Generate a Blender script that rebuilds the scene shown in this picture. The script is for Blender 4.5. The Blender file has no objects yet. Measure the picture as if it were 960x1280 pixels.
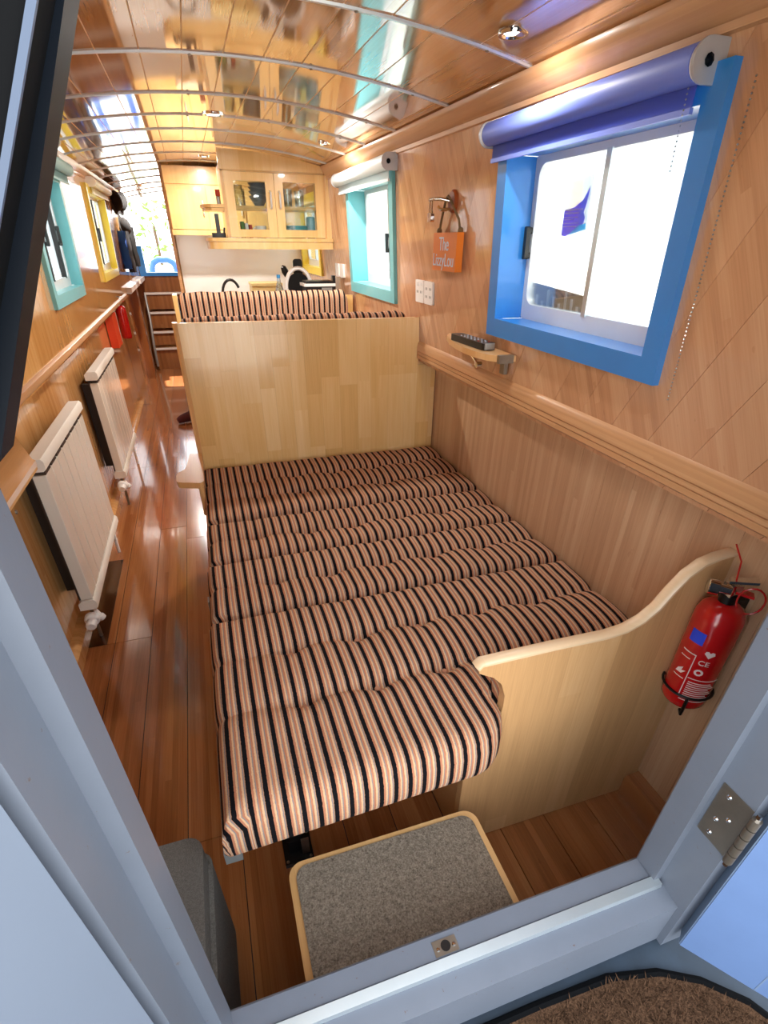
import bpy, bmesh, math, random
from mathutils import Vector, Matrix, noise
random.seed(7)
S = bpy.context.scene
COL = S.collection
PI = math.pi

# ------------------------------------------------------------------ camera, sky, exposure
cam = bpy.data.cameras.new('camera'); cam_o = bpy.data.objects.new('camera', cam); COL.objects.link(cam_o)
AX = ((0.95084607, -0.16483723, 0.26214585), (-0.30955951, -0.52795822, 0.79084324), (0.00804165, -0.83311993, -0.55303393))
cam_o.matrix_world = Matrix(((AX[0][0], -AX[0][1], -AX[0][2], 0), (AX[1][0], -AX[1][1], -AX[1][2], 0),
                             (AX[2][0], -AX[2][1], -AX[2][2], 1.5), (0, 0, 0, 1)))
cam.sensor_fit = 'VERTICAL'; cam.sensor_height = 36; cam.lens = 634.4 / 1280 * 36
cam.shift_y = 82 / 1280; cam.clip_start = 0.01; cam.clip_end = 200
S.camera = cam_o
S.view_settings.view_transform = 'Standard'; S.view_settings.look = 'None'
S.view_settings.gamma = 1; S.view_settings.use_curve_mapping = False
S.view_settings.exposure = 0.5
S.cycles.use_denoising = True
S.cycles.max_bounces = 10; S.cycles.diffuse_bounces = 6; S.cycles.glossy_bounces = 5
S.cycles.transparent_max_bounces = 12; S.cycles.sample_clamp_indirect = 6
world = bpy.data.worlds.new('world'); S.world = world; world.use_nodes = True
bg = world.node_tree.nodes['Background']
bg.inputs[0].default_value = (0.91, 0.955, 1.0, 1); bg.inputs[1].default_value = 3.4
sun = bpy.data.lights.new('sun', 'SUN'); sun.energy = 18; sun.angle = math.radians(1); sun.color = (1, .95, .88)
sun_o = bpy.data.objects.new('sun', sun); COL.objects.link(sun_o); sun_o.rotation_euler = (math.radians(-38), 0, math.radians(4))   # high, from the stern
LAMP_POWER = 12.0         # each ceiling downlight, watts

# ------------------------------------------------------------------ helpers
def lin(h):
    c = [int(h[i:i + 2], 16) / 255 for i in (0, 2, 4)]
    return tuple((v / 12.92 if v <= .04045 else ((v + .055) / 1.055) ** 2.4) for v in c)

class NT:
    def __init__(s, name):
        s.m = bpy.data.materials.new(name); s.m.use_nodes = True
        s.t = s.m.node_tree; s.n = s.t.nodes; s.b = s.n['Principled BSDF']
    def new(s, t, **k):
        n = s.n.new(t)
        for a, v in k.items(): setattr(n, a, v)
        return n
    def lk(s, a, b): s.t.links.new(a, b)
    def val(s, sock, v):
        if isinstance(v, (int, float)): sock.default_value = v
        elif isinstance(v, tuple): sock.default_value = (*v, 1) if len(v) == 3 and sock.type == 'RGBA' else v
        else: s.lk(v, sock)
    def math(s, op, a, b=0.0, c=None):
        n = s.new('ShaderNodeMath', operation=op); s.val(n.inputs[0], a); s.val(n.inputs[1], b)
        if c is not None: s.val(n.inputs[2], c)
        return n.outputs[0]
    def mix(s, f, a, b, mode='MIX'):
        n = s.new('ShaderNodeMix', data_type='RGBA', blend_type=mode)
        s.val(n.inputs['Factor'], f); s.val(n.inputs['A'], a); s.val(n.inputs['B'], b)
        return n.outputs['Result']
    def ramp(s, f, stops, interp='LINEAR'):
        n = s.new('ShaderNodeValToRGB'); n.color_ramp.interpolation = interp
        e = n.color_ramp.elements
        while len(e) < len(stops): e.new(0.5)
        for el, (p, c) in zip(e, stops): el.position = p; el.color = (*c, 1)
        s.lk(f, n.inputs[0]); return n.outputs[0]
    def noise(s, vec, scale, detail=3, rough=.55):
        n = s.new('ShaderNodeTexNoise'); n.inputs['Scale'].default_value = scale
        n.inputs['Detail'].default_value = detail; n.inputs['Roughness'].default_value = rough
        if vec is not None: s.lk(vec, n.inputs['Vector'])
        return n.outputs['Fac']
    def bump(s, h, strength=.2, dist=.002):
        n = s.new('ShaderNodeBump'); n.inputs['Strength'].default_value = strength; n.inputs['Distance'].default_value = dist
        s.lk(h, n.inputs['Height']); s.lk(n.outputs[0], s.b.inputs['Normal'])

def plain(name, col, rough=.5, metal=0.0, wear=.08, scale=18, coat=0.0, emit=None, estr=0.0, bump=0.0):
    k = NT(name); tc = k.new('ShaderNodeTexCoord').outputs['Object']
    nz = k.noise(tc, scale, 4)
    c = lin(col) if isinstance(col, str) else col
    dk = tuple(v * (1 - wear * 1.6) for v in c); lt = tuple(min(1, v * (1 + wear)) for v in c)
    k.lk(k.mix(nz, dk, lt), k.b.inputs['Base Color'])
    k.b.inputs['Roughness'].default_value = rough; k.b.inputs['Metallic'].default_value = metal
    k.b.inputs['Coat Weight'].default_value = coat; k.b.inputs['Coat Roughness'].default_value = .05
    if emit: k.b.inputs['Emission Color'].default_value = (*emit, 1); k.b.inputs['Emission Strength'].default_value = estr
    if bump: k.bump(k.noise(tc, scale * 6, 3), bump)
    return k.m

def wood(name, dark, mid, light, along='Y', across='X', strip=.02, rough=.15, coat=.6, grain=1.0, rot=0.0, plankvar=.25, nodes=.0):
    """bamboo / wood: narrow strips across, stretched grain along; per-object tone from Object Info"""
    k = NT(name); tc = k.new('ShaderNodeTexCoord').outputs['Object']
    mp = k.new('ShaderNodeMapping'); k.lk(tc, mp.inputs[0]); mp.inputs['Rotation'].default_value = (rot, 0, 0)
    sp = k.new('ShaderNodeSeparateXYZ'); k.lk(mp.outputs[0], sp.inputs[0])
    A = sp.outputs[along]; X = sp.outputs[across]
    oi = k.new('ShaderNodeObjectInfo').outputs['Random']
    off = k.math('MULTIPLY', oi, 37.0)
    def vec(sx, sa):
        c = k.new('ShaderNodeCombineXYZ'); k.lk(k.math('MULTIPLY', X, sx), c.inputs[0])
        k.lk(k.math('MULTIPLY', k.math('ADD', A, off), sa), c.inputs[1]); k.lk(off, c.inputs[2]); return c.outputs[0]
    fine = k.noise(vec(260, 5), 1, 3, .6)
    broad = k.noise(vec(26, 1.6), 1, 3, .6)
    idx = k.math('FLOOR', k.math('DIVIDE', X, strip))
    wn = k.new('ShaderNodeTexWhiteNoise', noise_dimensions='2D'); c2 = k.new('ShaderNodeCombineXYZ')
    k.lk(idx, c2.inputs[0]); k.lk(k.math('FLOOR', k.math('ADD', k.math('MULTIPLY', A, .55), k.math('MULTIPLY', idx, .37))), c2.inputs[1])
    k.lk(c2.outputs[0], wn.inputs['Vector'])
    t = k.math('ADD', k.math('MULTIPLY', fine, .42 * grain), k.math('ADD', k.math('MULTIPLY', broad, .4 * grain), k.math('MULTIPLY', wn.outputs[0], .26)))
    t = k.math('ADD', t, k.math('MULTIPLY', k.math('SUBTRACT', oi, .5), plankvar))
    if nodes:
        kn = k.noise(vec(55, 16), 1, 2, .5)
        t = k.math('SUBTRACT', t, k.math('MULTIPLY', k.math('GREATER_THAN', kn, .72), nodes))
    colr = k.ramp(t, [(.12, lin(dark)), (.52, lin(mid)), (.92, lin(light))])
    k.lk(colr, k.b.inputs['Base Color'])
    k.b.inputs['Roughness'].default_value = rough
    k.b.inputs['Coat Weight'].default_value = coat; k.b.inputs['Coat Roughness'].default_value = .06
    k.bump(fine, .06, .0006)
    return k.m

def fabric_stripe(name):
    k = NT(name); uv = k.new('ShaderNodeUVMap').outputs[0]
    sp = k.new('ShaderNodeSeparateXYZ'); k.lk(uv, sp.inputs[0]); u = sp.outputs[0]; v = sp.outputs[1]
    wob = k.noise(uv, 260, 2)
    uu = k.math('ADD', u, k.math('MULTIPLY', k.math('SUBTRACT', wob, .5), .0032))
    fr = k.math('FRACT', k.math('DIVIDE', uu, .0335))
    blk, gry, org, tan, pnk = lin('060709'), lin('918580'), lin('bd7c5c'), lin('d8b18a'), lin('b28468')
    col = k.ramp(fr, [(0, blk), (.29, org), (.43, tan), (.54, gry), (.62, org), (.75, tan), (.87, gry), (.95, pnk)], 'CONSTANT')
    ck = k.new('ShaderNodeTexChecker'); ck.inputs['Scale'].default_value = 420; k.lk(uv, ck.inputs['Vector'])
    nz = k.noise(uv, 700, 2)
    col = k.mix(k.math('MULTIPLY', nz, .55), col, k.mix(.5, col, (.03, .025, .03)), 'MIX')
    k.lk(col, k.b.inputs['Base Color'])
    k.b.inputs['Roughness'].default_value = .95; k.b.inputs['Specular IOR Level'].default_value = .1
    h = k.math('ADD', k.math('MULTIPLY', ck.outputs['Fac'], .4), nz)
    k.bump(h, .5, .0015)
    return k.m

def carpet(name, dark, light, scale=420):
    k = NT(name); tc = k.new('ShaderNodeTexCoord').outputs['Object']
    a = k.noise(tc, scale, 3, .7); b = k.noise(tc, scale * .3, 2)
    t = k.math('ADD', k.math('MULTIPLY', a, .75), k.math('MULTIPLY', b, .25))
    k.lk(k.ramp(t, [(.3, lin(dark)), (.7, lin(light))]), k.b.inputs['Base Color'])
    k.b.inputs['Roughness'].default_value = 1; k.b.inputs['Specular IOR Level'].default_value = .05
    k.bump(a, .9, .004); return k.m

def glass(name, tint=(.93, .97, .97), gloss=.08):
    k = NT(name); k.n.remove(k.b)
    tr = k.new('ShaderNodeBsdfTransparent'); tr.inputs[0].default_value = (*tint, 1)
    gl = k.new('ShaderNodeBsdfGlossy'); gl.inputs['Roughness'].default_value = .02
    lw = k.new('ShaderNodeLayerWeight'); lw.inputs[0].default_value = .35
    mx = k.new('ShaderNodeMixShader'); k.lk(k.math('ADD', k.math('MULTIPLY', lw.outputs['Fresnel'], .6), gloss), mx.inputs[0])
    k.lk(tr.outputs[0], mx.inputs[1]); k.lk(gl.outputs[0], mx.inputs[2])
    k.lk(mx.outputs[0], k.n['Material Output'].inputs[0]); return k.m

def paper(name, col):
    k = NT(name); k.b.inputs['Base Color'].default_value = (*lin(col), 1); k.b.inputs['Roughness'].default_value = .6
    tr = k.new('ShaderNodeBsdfTranslucent'); tr.inputs[0].default_value = (*lin(col), 1); mx = k.new('ShaderNodeMixShader'); mx.inputs[0].default_value = .6
    k.lk(k.b.outputs[0], mx.inputs[1]); k.lk(tr.outputs[0], mx.inputs[2]); k.lk(mx.outputs[0], k.n['Material Output'].inputs[0]); return k.m

def chipped(name, base, under, rough=.4):
    k = NT(name); tc = k.new('ShaderNodeTexCoord').outputs['Object']
    n1 = k.noise(tc, 9, 5, .6); n2 = k.noise(tc, 70, 4, .7)
    c = k.mix(n1, tuple(v * .86 for v in lin(base)), tuple(v * 1.1 for v in lin(base)))
    k.lk(k.mix(k.math('GREATER_THAN', n2, .70), c, lin(under)), k.b.inputs['Base Color'])
    k.b.inputs['Roughness'].default_value = rough; k.bump(n2, .08, .001); return k.m

ANG = math.atan(.56)       # lean of the diagonal boards on the upper walls
M = dict(
    wall_low=wood('bamboo_low', 'a98261', 'c69f7c', 'dab896', 'Z', 'Y', .021, .26, .3, 1, 0, .12, .12),
    wall_low_l=wood('bamboo_low_left', 'a8723f', 'cc965c', 'e0b078', 'Z', 'Y', .021, .16, .6, 1, 0, .16, .1),
    wall_up=wood('bamboo_up', 'a8795a', 'c89670', 'dcb28c', 'Z', 'Y', .021, .14, .6, 1, ANG, .2, .14),
    wall_up_l=wood('bamboo_up_left', 'ae793f', 'd09c5c', 'e4b578', 'Z', 'Y', .021, .1, .8, 1, 0, .2, .1),
    ceil=wood('bamboo_ceiling', 'a2703a', 'cb965a', 'e0b47c', 'Y', 'X', .02, .05, 1.0, 1, 0, .3, .12),
    floor=wood('bamboo_floor', '6a3c1e', '935a33', 'ad7548', 'Y', 'X', .02, .16, .6, 1, 0, .22, .08),
    maple=wood('maple_stave', 'cc9e5e', 'e4ba78', 'f2d39c', 'Z', 'X', .2, .22, .35, 1, 0, .34),
    maple_y=wood('maple_edge', 'c08a52', 'dcab70', 'efc994', 'Y', 'X', .3, .3, .3, .8, 0, .1),
    maple_dk=wood('maple_panel', 'b28556', 'd0a270', 'e2bd8e', 'Z', 'X', .07, .35, .2, 1, 0, .2),
    oak=wood('pine_cabinet', 'd2a25c', 'e6bc78', 'f3d49c', 'Z', 'X', .1, .3, .3, .9, 0, .2),
    trim=wood('trim_moulding', 'b5845a', 'cc9c70', 'deb68c', 'Y', 'Z', .006, .35, .2, .7, 0, .1),
    dkwood=wood('dark_wood', '6b3f20', '8f5a30', 'ab7545', 'Z', 'X', .03, .3, .3, 1, 0, .2),
    batten=plain('batten_silver', 'dfe4e8', .28, .45, .02), silverg=plain('bracket_grey', 'b9bcc2', .3, .3, .03),
    cap=wood('capping_wood', 'd6b48c', 'e8cba6', 'f4dfc2', 'X', 'Z', .3, .35, .2, .6, 0, .1), edgeglint=plain('hatch_highlight', '3c4a60', .5), seam_fl=plain('seam_floor', '1c0e06', .8), floorshade=wood('floor_shade_strip', '2a150a', '3e2210', '543016', 'Y', 'X', .02, .2, .4, 1, 0, .1),
    seam=plain('seam_dark', '5a341b', .7), seam_lt=plain('seam_light', 'e0b780', .4),
    stripe=fabric_stripe('striped_fabric'),
    rad=plain('radiator_enamel', 'e9e3d6', .25, 0, .02, 5, .4), radcap=plain('radiator_cap', 'e9e4da', .3, 0, .03),
    radgap=plain('radiator_gap', '3a2c22', .6), white=plain('white_plastic', 'f2f1ee', .35, 0, .02),
    blue=plain('blue_paint', '2f86d8', .3, 0, .06, 12, .3), teal=plain('teal_paint', '6fbcc4', .35, 0, .05, 12, .2),
    yellow=plain('yellow_paint', 'e8cf3f', .35, 0, .05, 12, .2), alu=plain('aluminium', 'c9d2d6', .3, .85, .05),
    aluw=plain('white_aluminium', 'd9dee2', .35, .2, .03),
    chrome=plain('chrome', 'd8d8d8', .08, 1, .02), steel=plain('brushed_steel', '8d8478', .4, .9, .15, 40),
    black=plain('black_plastic', '0e0e10', .35, 0, .1), blackm=plain('black_metal', '0a0a0c', .45, .3, .1),
    blindblue=plain('blind_blue', '6f84de', .5, 0, .03), blindteal=plain('blind_teal', '9ecbd0', .55, 0, .03),
    blindwhite=plain('blind_white', 'dfe8ea', .55, 0, .03), blindcream=plain('blind_cream', 'ece6c4', .55, 0, .03),
    frame=chipped('blue_grey_gloss', '626975', '5b4a44'), doorblue=chipped('door_blue', '5f78a2', '56708f', .35),
    dooredge=chipped('door_edge_blue', '6d7f98', '463f3c', .5), doorleft=plain('door_pale_blue', '687281', .3, 0, .04, 6, .2),
    navy=plain('navy_gloss', '060d16', .45, 0, .2, 6, 0),
    red=plain('extinguisher_red', 'b81416', .22, 0, .05, 8, .6), redbox=plain('red_case', 'e0451c', .4),
    labelw=plain('label_white', 'e9d6d2', .5), labelb=plain('label_blue', '2746d8', .4),
    orange=plain('orange_sign', 'd0701a', .45, 0, .12, 10), signside=plain('sign_side', '8a3f10', .5),
    silver=plain('silver_letter', 'b9c6d8', .35, .2), rope=plain('rope', '6e5433', .9, 0, .3, 200),
    step=carpet('step_carpet', '4f443a', 'b3a492', 260), mat=carpet('coir_mat', '1c120c', '6e523e', 260), pouf=carpet('grey_weave', '54514d', '86827c', 500),
    glass=glass('window_glass'), cabglass=glass('cabinet_glass', (.92, .95, .94), .06),
    splash=plain('white_splashback', 'f4f4f2', .2, 0, .01, 4, .3), worktop=plain('worktop', 'b9a58c', .4, 0, .2, 60),
    bowl=plain('slate_bowl', '76838e', .35, 0, .1), tealp=plain('teal_plate', '3f7f86', .3), mug=plain('white_mug', 'f0f0ee', .25, 0, .02),
    jar=glass('jar_glass', (.8, .84, .8), .2), spice=plain('spice_green', '4f7a3a', .6), spicer=plain('spice_red', 'b0392c', .6),
    socket=plain('socket_white', 'f4f3f0', .35, 0, .01), dark=plain('socket_slot', '3d3a38', .6),
    lampglow=plain('lamp_glow', 'ffffff', .4, 0, 0, 5, 0, (1, .95, .86), 6.0),
    stepedge=plain('white_nosing', 'e6e4de', .35), grey=plain('grey_metal', '9a9c9a', .4, .5),
    hat=plain('black_felt', '0b0b0c', .95), coat=plain('dark_coat', '17181c', .9), coatb=plain('blue_coat', '1f63c8', .8),
    knit=plain('dark_red_knit', '4a1414', .95, 0, .5, 130, bump=.6),
    ground=plain('quay_gravel', 'cfcac0', .9, 0, .2, 3), leaf=plain('leaf_green', '6f9a3a', .6, 0, .4, 6), bark=plain('bark', '5a4634', .9),
    bluechair=plain('blue_plastic', '2a5fd0', .4), poster=paper('poster_paper', 'ffffff'), posterb=paper('poster_violet', '8f8af0'),
    posterc=paper('poster_cyan', '7cd0f4'), plate=plain('weathered_plate', '8f8780', .45, .3, .3, 40), deck=plain('deck_paint', '2d3c4c', .6, 0, .3, 20),
    rubber=plain('black_rubber', '08090b', .8), hull=plain('hull_outside', '24405e', .5), shadew=plain('dark_shade', '2a140a', .4), breadbin=plain('bin_wood', 'dcc48a', .5),
    bottle=glass('bottle_plastic', (.75, .85, .95), .15), bluecap=plain('blue_cap', '3a8fd0', .4))

for n_, c_ in (('blindblue', '6f84de'), ('blindteal', '9ecbd0'), ('blindwhite', 'dfe8ea'), ('blindcream', 'ece6c4')): M[n_ + '_f'] = paper(n_ + '_fabric', c_)
for n_ in ('navy', 'rubber'): M[n_].node_tree.nodes['Principled BSDF'].inputs['Specular IOR Level'].default_value = .08
def obj(name, bm, m, parent=None, smooth=False, bevel=0.0, seg=2):
    if bevel:
        es = [e for e in bm.edges if len(e.link_faces) == 2 and e.calc_face_angle(0) > .6]
        bmesh.ops.bevel(bm, geom=es, offset=bevel, segments=seg, affect='EDGES', profile=.5, clamp_overlap=True)
    bmesh.ops.recalc_face_normals(bm, faces=bm.faces)
    me = bpy.data.meshes.new(name); bm.to_mesh(me); bm.free()
    if smooth or bevel:
        for p in me.polygons: p.use_smooth = True
        me.set_sharp_from_angle(angle=.7)
    me.materials.append(M[m] if isinstance(m, str) else m)
    o = bpy.data.objects.new(name, me); COL.objects.link(o)
    if parent: adopt(o, parent)
    return o
def adopt(o, p):
    o.parent = p; bpy.context.view_layer.update() if False else None
    o.matrix_parent_inverse = Matrix.Translation(p['_loc']).inverted() if '_loc' in p else Matrix.Identity(4)
def tag(o, label, cat, group=None, kind=None):
    o['label'] = label; o['category'] = cat
    if group: o['group'] = group
    if kind: o['kind'] = kind
    return o
def thing(name, label, cat, loc=(0, 0, 0), group=None, kind=None):
    o = bpy.data.objects.new(name, None); COL.objects.link(o); o.location = loc; o['_loc'] = loc
    o.empty_display_size = .05
    return tag(o, label, cat, group, kind)
def BM(): return bmesh.new()
def box(bm, x0, x1, y0, y1, z0, z1, mtx=None):
    vs = [bm.verts.new((x, y, z)) for x in (x0, x1) for y in (y0, y1) for z in (z0, z1)]
    if mtx is not None:
        for v in vs: v.co = mtx @ v.co
    for f in ((0, 1, 3, 2), (4, 6, 7, 5), (0, 4, 5, 1), (2, 3, 7, 6), (0, 2, 6, 4), (1, 5, 7, 3)): bm.faces.new([vs[i] for i in f])
    return bm
def bx(*a, **k): return box(BM(), *a, **k)
def frame_of(d):
    d = Vector(d).normalized(); u = d.cross(Vector((0, 0, 1)))
    if u.length < 1e-4: u = Vector((1, 0, 0))
    u.normalize(); return u, d.cross(u)
def tube(bm, pts, r, seg=10, caps=True, radii=None):
    pts = [Vector(p) for p in pts]; rings = []
    for i, p in enumerate(pts):
        d = (pts[min(i + 1, len(pts) - 1)] - pts[max(i - 1, 0)])
        if i == 0: u, v = frame_of(d)
        else:
            d.normalize(); u = (u - d * u.dot(d)).normalized(); v = d.cross(u)
        rr = radii[i] if radii else r
        rings.append([bm.verts.new(p + rr * (math.cos(2 * PI * k / seg) * u + math.sin(2 * PI * k / seg) * v)) for k in range(seg)])
    for a, b in zip(rings, rings[1:]):
        for k in range(seg): bm.faces.new((a[k], a[(k + 1) % seg], b[(k + 1) % seg], b[k]))
    if caps: bm.faces.new(rings[0][::-1]); bm.faces.new(rings[-1])
    return bm
def tb(pts, r, seg=10, **k): return tube(BM(), pts, r, seg, **k)
def lathe(bm, prof, o=(0, 0, 0), ax=(0, 0, 1), seg=20):
    """prof: (radius, height) pairs along ax"""
    o = Vector(o); a = Vector(ax).normalized(); u, v = frame_of(a); rings = []
    for r, h in prof:
        if r < 1e-5: rings.append([bm.verts.new(o + a * h)])
        else: rings.append([bm.verts.new(o + a * h + r * (math.cos(2 * PI * k / seg) * u + math.sin(2 * PI * k / seg) * v)) for k in range(seg)])
    for p, q in zip(rings, rings[1:]):
        for k in range(seg):
            j = (k + 1) % seg
            if len(p) == 1 and len(q) == 1: continue
            if len(p) == 1: bm.faces.new((p[0], q[k], q[j]))
            elif len(q) == 1: bm.faces.new((p[k], p[j], q[0]))
            else: bm.faces.new((p[k], p[j], q[j], q[k]))
    return bm
def la(prof, **k): return lathe(BM(), prof, **k)
def prism(bm, poly, fn, t0, t1):
    """poly: 2-D outline; fn(a,b,t)->xyz; solid between t0 and t1"""
    A = [bm.verts.new(fn(a, b, t0)) for a, b in poly]; B = [bm.verts.new(fn(a, b, t1)) for a, b in poly]
    n = len(poly); bm.faces.new(A); bm.faces.new(B[::-1])
    for i in range(n): bm.faces.new((A[i], B[i], B[(i + 1) % n], A[(i + 1) % n]))
    return bm
def pr(*a): return prism(BM(), *a)
XY = lambda a, b, t: (a, b, t)
XZ = lambda a, b, t: (a, t, b)
YZ = lambda a, b, t: (t, a, b)
def rrect(x0, x1, y0, y1, r, n=6):
    out = []
    for cx, cy, a0 in ((x1 - r, y1 - r, 0), (x0 + r, y1 - r, 90), (x0 + r, y0 + r, 180), (x1 - r, y0 + r, 270)):
        for k in range(n + 1):
            a = math.radians(a0 + 90 * k / n); out.append((cx + r * math.cos(a), cy + r * math.sin(a)))
    return out
def text_bm(s, size, fn):
    cu = bpy.data.curves.new('lettering', 'FONT'); cu.body = s; cu.size = size; cu.align_x = 'CENTER'; cu.extrude = .0008
    t = bpy.data.objects.new('lettering', cu); COL.objects.link(t)
    dg = bpy.context.evaluated_depsgraph_get(); me = bpy.data.meshes.new_from_object(t.evaluated_get(dg))
    bm = BM(); bm.from_mesh(me); bpy.data.objects.remove(t); bpy.data.curves.remove(cu); bpy.data.meshes.remove(me)
    for v in bm.verts: v.co = fn(v.co.x, v.co.y, v.co.z)
    return bm
def dup(root, delta, label, keep=None):
    r = root.copy(); COL.objects.link(r); r.location = Vector(root.location) + Vector(delta); r['label'] = label
    for ch in list(root.children):
        c = ch.copy(); COL.objects.link(c); c.parent = r
        for g in ch.children:
            d = g.copy(); COL.objects.link(d); d.parent = c
    return r

# ------------------------------------------------------------------ dimensions (metres; floor z = 0, boat runs along +Y)
XRL, XLL = 1.105, -.74                    # lower walls
def XRU(z): return 1.0 - .0455 * (z - 1.22)   # upper right wall leans in
def XLU(z): return -.64 + .0455 * (z - 1.22)
Y0, YG, YR = .362, 5.45, 8.4              # front door plane, galley wall, rear wall
def crest(y): return 1.936 + .010 * min(y, 5)
def CZ(x, y): return crest(y) - .14 * (x - .22) ** 2
BATT = [.58, 1.11, 1.63, 2.16, 2.71, 3.16, 3.57, 4.05, 4.55, 5.05, 5.55, 6.1, 6.7, 7.3, 7.9]

# ------------------------------------------------------------------ floor
fl = obj('floor', bx(-.78, 1.16, Y0 - .02, YR, -.06, -.006), 'seam_fl')
tag(fl, 'glossy reddish brown bamboo plank floor of the cabin', 'floor', kind='structure')
edges = [-.137 + .1515 * k for k in range(-4, 9)]
for i, (a, b) in enumerate(zip(edges, edges[1:])):
    a2, b2 = max(a, XLL), min(b, XRL)
    js = {3: [.951, 2.9, 4.9, 6.8], 1: [2.0, 4.2, 6.2], 0: [2.0, 4.2, 6.2], 2: [3.069, 5.2, 7.1]}.get(i, [.9 + random.random() * .5, 2.5 + random.random(), 4.5 + random.random(), 6.6])
    ys = [Y0] + js + [YR]
    for c, d in zip(ys, ys[1:]):
        obj('floor_plank', bx(a2 + .0013, b2 - .0013, c + .0012, d - .0012, -.012, 0), 'floor', fl)

# ------------------------------------------------------------------ walls
WR = [(.982, 1.812, 1.222, 1.772), (2.835, 3.70, 1.225, 1.80), (4.60, 5.41, 1.26, 1.80)]   # right windows, outer edge of their frames
WL = [(3.03, 3.88, 1.215, 1.80), (4.86, 5.86, 1.222, 1.82)]
FW = .055                                             # painted frame board width
def clip_poly(poly, n, d):
    out = []
    for i, p in enumerate(poly):
        q = poly[(i + 1) % len(poly)]; a = p[0] * n[0] + p[1] * n[1] - d; b = q[0] * n[0] + q[1] * n[1] - d
        if a <= 0: out.append(p)
        if a * b < 0: t = a / (a - b); out.append((p[0] + t * (q[0] - p[0]), p[1] + t * (q[1] - p[1])))
    return out
def upper_pieces(poly, wins):
    pieces = [poly]
    for (y0, y1, z0, z1) in wins:
        y0 += FW * .5; y1 -= FW * .5; z0 += FW * .5; z1 -= FW * .5; nxt = []
        for p in pieces:
            nxt += [clip_poly(p, (1, 0), y0), clip_poly(p, (-1, 0), -y1)]
            m = clip_poly(clip_poly(p, (-1, 0), -y0), (1, 0), y1)
            nxt += [clip_poly(m, (0, 1), z0), clip_poly(m, (0, -1), -z1)] if len(m) > 2 else []
        pieces = [p for p in nxt if len(p) > 2]
    return pieces
def wall(side, XU, XL, wins, y_end, m_low, m_up, lean, label):
    s = 1 if side == 'right' else -1
    zt = 1.93
    bm = BM()
    for p in upper_pieces([(Y0 - .03, 1.0), (y_end, 1.0), (y_end, zt), (Y0 - .03, zt)], wins):
        prism(bm, p, lambda a, b, t: (XU(b) + s * t, a, b), .006, .03)
    box(bm, XL + s * .006, XL + s * .05, Y0 - .03, y_end, -.05, 1.06)
    box(bm, min(XU(1.0), XL + s * .05), max(XU(1.0), XL + s * .05), Y0 - .03, y_end, 1.03, 1.06)
    w = obj('wall_' + side, bm, 'seam'); tag(w, label, 'wall', kind='structure')
    step = .134
    y = Y0 - 1.2
    while y < y_end + .1:
        h0, h1 = 1.0, zt
        sh = lean * (h1 - h0)
        q = [(y + sh, h0), (y + step - .0012 + sh, h0), (y + step - .0012, h1), (y, h1)]
        q = clip_poly(clip_poly(q, (-1, 0), -Y0), (1, 0), y_end)
        if len(q) > 2:
            bm = BM()
            for p in upper_pieces(q, wins): prism(bm, p, lambda a, b, t: (XU(b) + s * t, a, b), 0, .006)
            if len(bm.verts): obj('upper_board', bm, m_up, w)
            else: bm.free()
        y += step
    y = Y0
    while y < y_end:
        e = min(y + .118, y_end)
        obj('lower_board', bx(min(XL, XL + s * .006), max(XL, XL + s * .006), y + .0005, e - .0005, 0, 1.03), m_low, w); y = e
    return w
wall('right', XRU, XRL, WR, YG, 'wall_low', 'wall_up', .56, 'right cabin wall of honey coloured bamboo boards, diagonal above the rail')
wall('left', XLU, XLL, WL, YR, 'wall_low_l', 'wall_up_l', 0, 'left cabin wall of glossy orange bamboo boards behind the radiators')

# dado rails, cornices, baseboards (moulded profiles swept along Y)
def sweep(name, prof, y0, y1, m, label, cat='trim', lf=None):
    f = lf or (lambda a, b, y: (a, y, b))
    o = obj(name, pr(prof, f, y0, y1), m, smooth=True); return tag(o, label, cat, kind='structure')
XR1 = XRU(1.06)
pro = [(1.104, .985), (1.0, 1.014), (.994, 1.019), (.994, 1.033), (.998, 1.0345), (.994, 1.036), (.994, 1.048), (.998, 1.0495), (.994, 1.051), (.994, 1.074), (.999, 1.086), (1.006, 1.093), (1.03, 1.093), (1.104, 1.05)]
sweep('trim_1', pro, Y0, 2.515, 'trim', 'moulded wooden dado rail along the right wall above the bed')
sweep('trim_2', [(1.104, .985), (1.012, 1.012), (.99, 1.04), (.99, 1.07), (1.004, 1.09), (1.104, 1.06)], 2.54, YG, 'trim', 'wooden dado rail on the right wall behind the dinette')
sweep('trim_3', [(-.739, .998), (-.645, 1.012), (-.634, 1.018), (-.631, 1.030), (-.634, 1.043), (-.642, 1.049), (-.739, 1.052)], Y0, 6.17, 'trim', 'pale wooden dado rail along the left wall above the radiators')
def cornice(x, s, z): return [(x, z), (x - s * .012, z + .004), (x - s * .014, z + .016), (x - s * .022, z + .02), (x - s * .034, z + .034), (x - s * .046, z + .046), (x - s * .052, z + .056), (x - s * .052, z + .066), (x, z + .075)]
for side, s, xf, ye in (('right', 1, XRU, YG), ('left', -1, XLU, YR)):
    bm = BM(); zc = 1.812
    def f(a, b, y, zc=zc): return (a, y, b + .010 * (min(y, 5) - 1.6))
    prof = cornice(xf(1.83) + s * .004, s, zc)
    ys = [Y0, 5, ye]
    for c, d in zip(ys, ys[1:]): prism(bm, prof, f, c, d)
    tag(obj('trim_4' if s > 0 else 'trim_5', bm, 'trim', smooth=True), 'moulded wooden cornice where the %s wall meets the ceiling' % side, 'trim', kind='structure')
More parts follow.
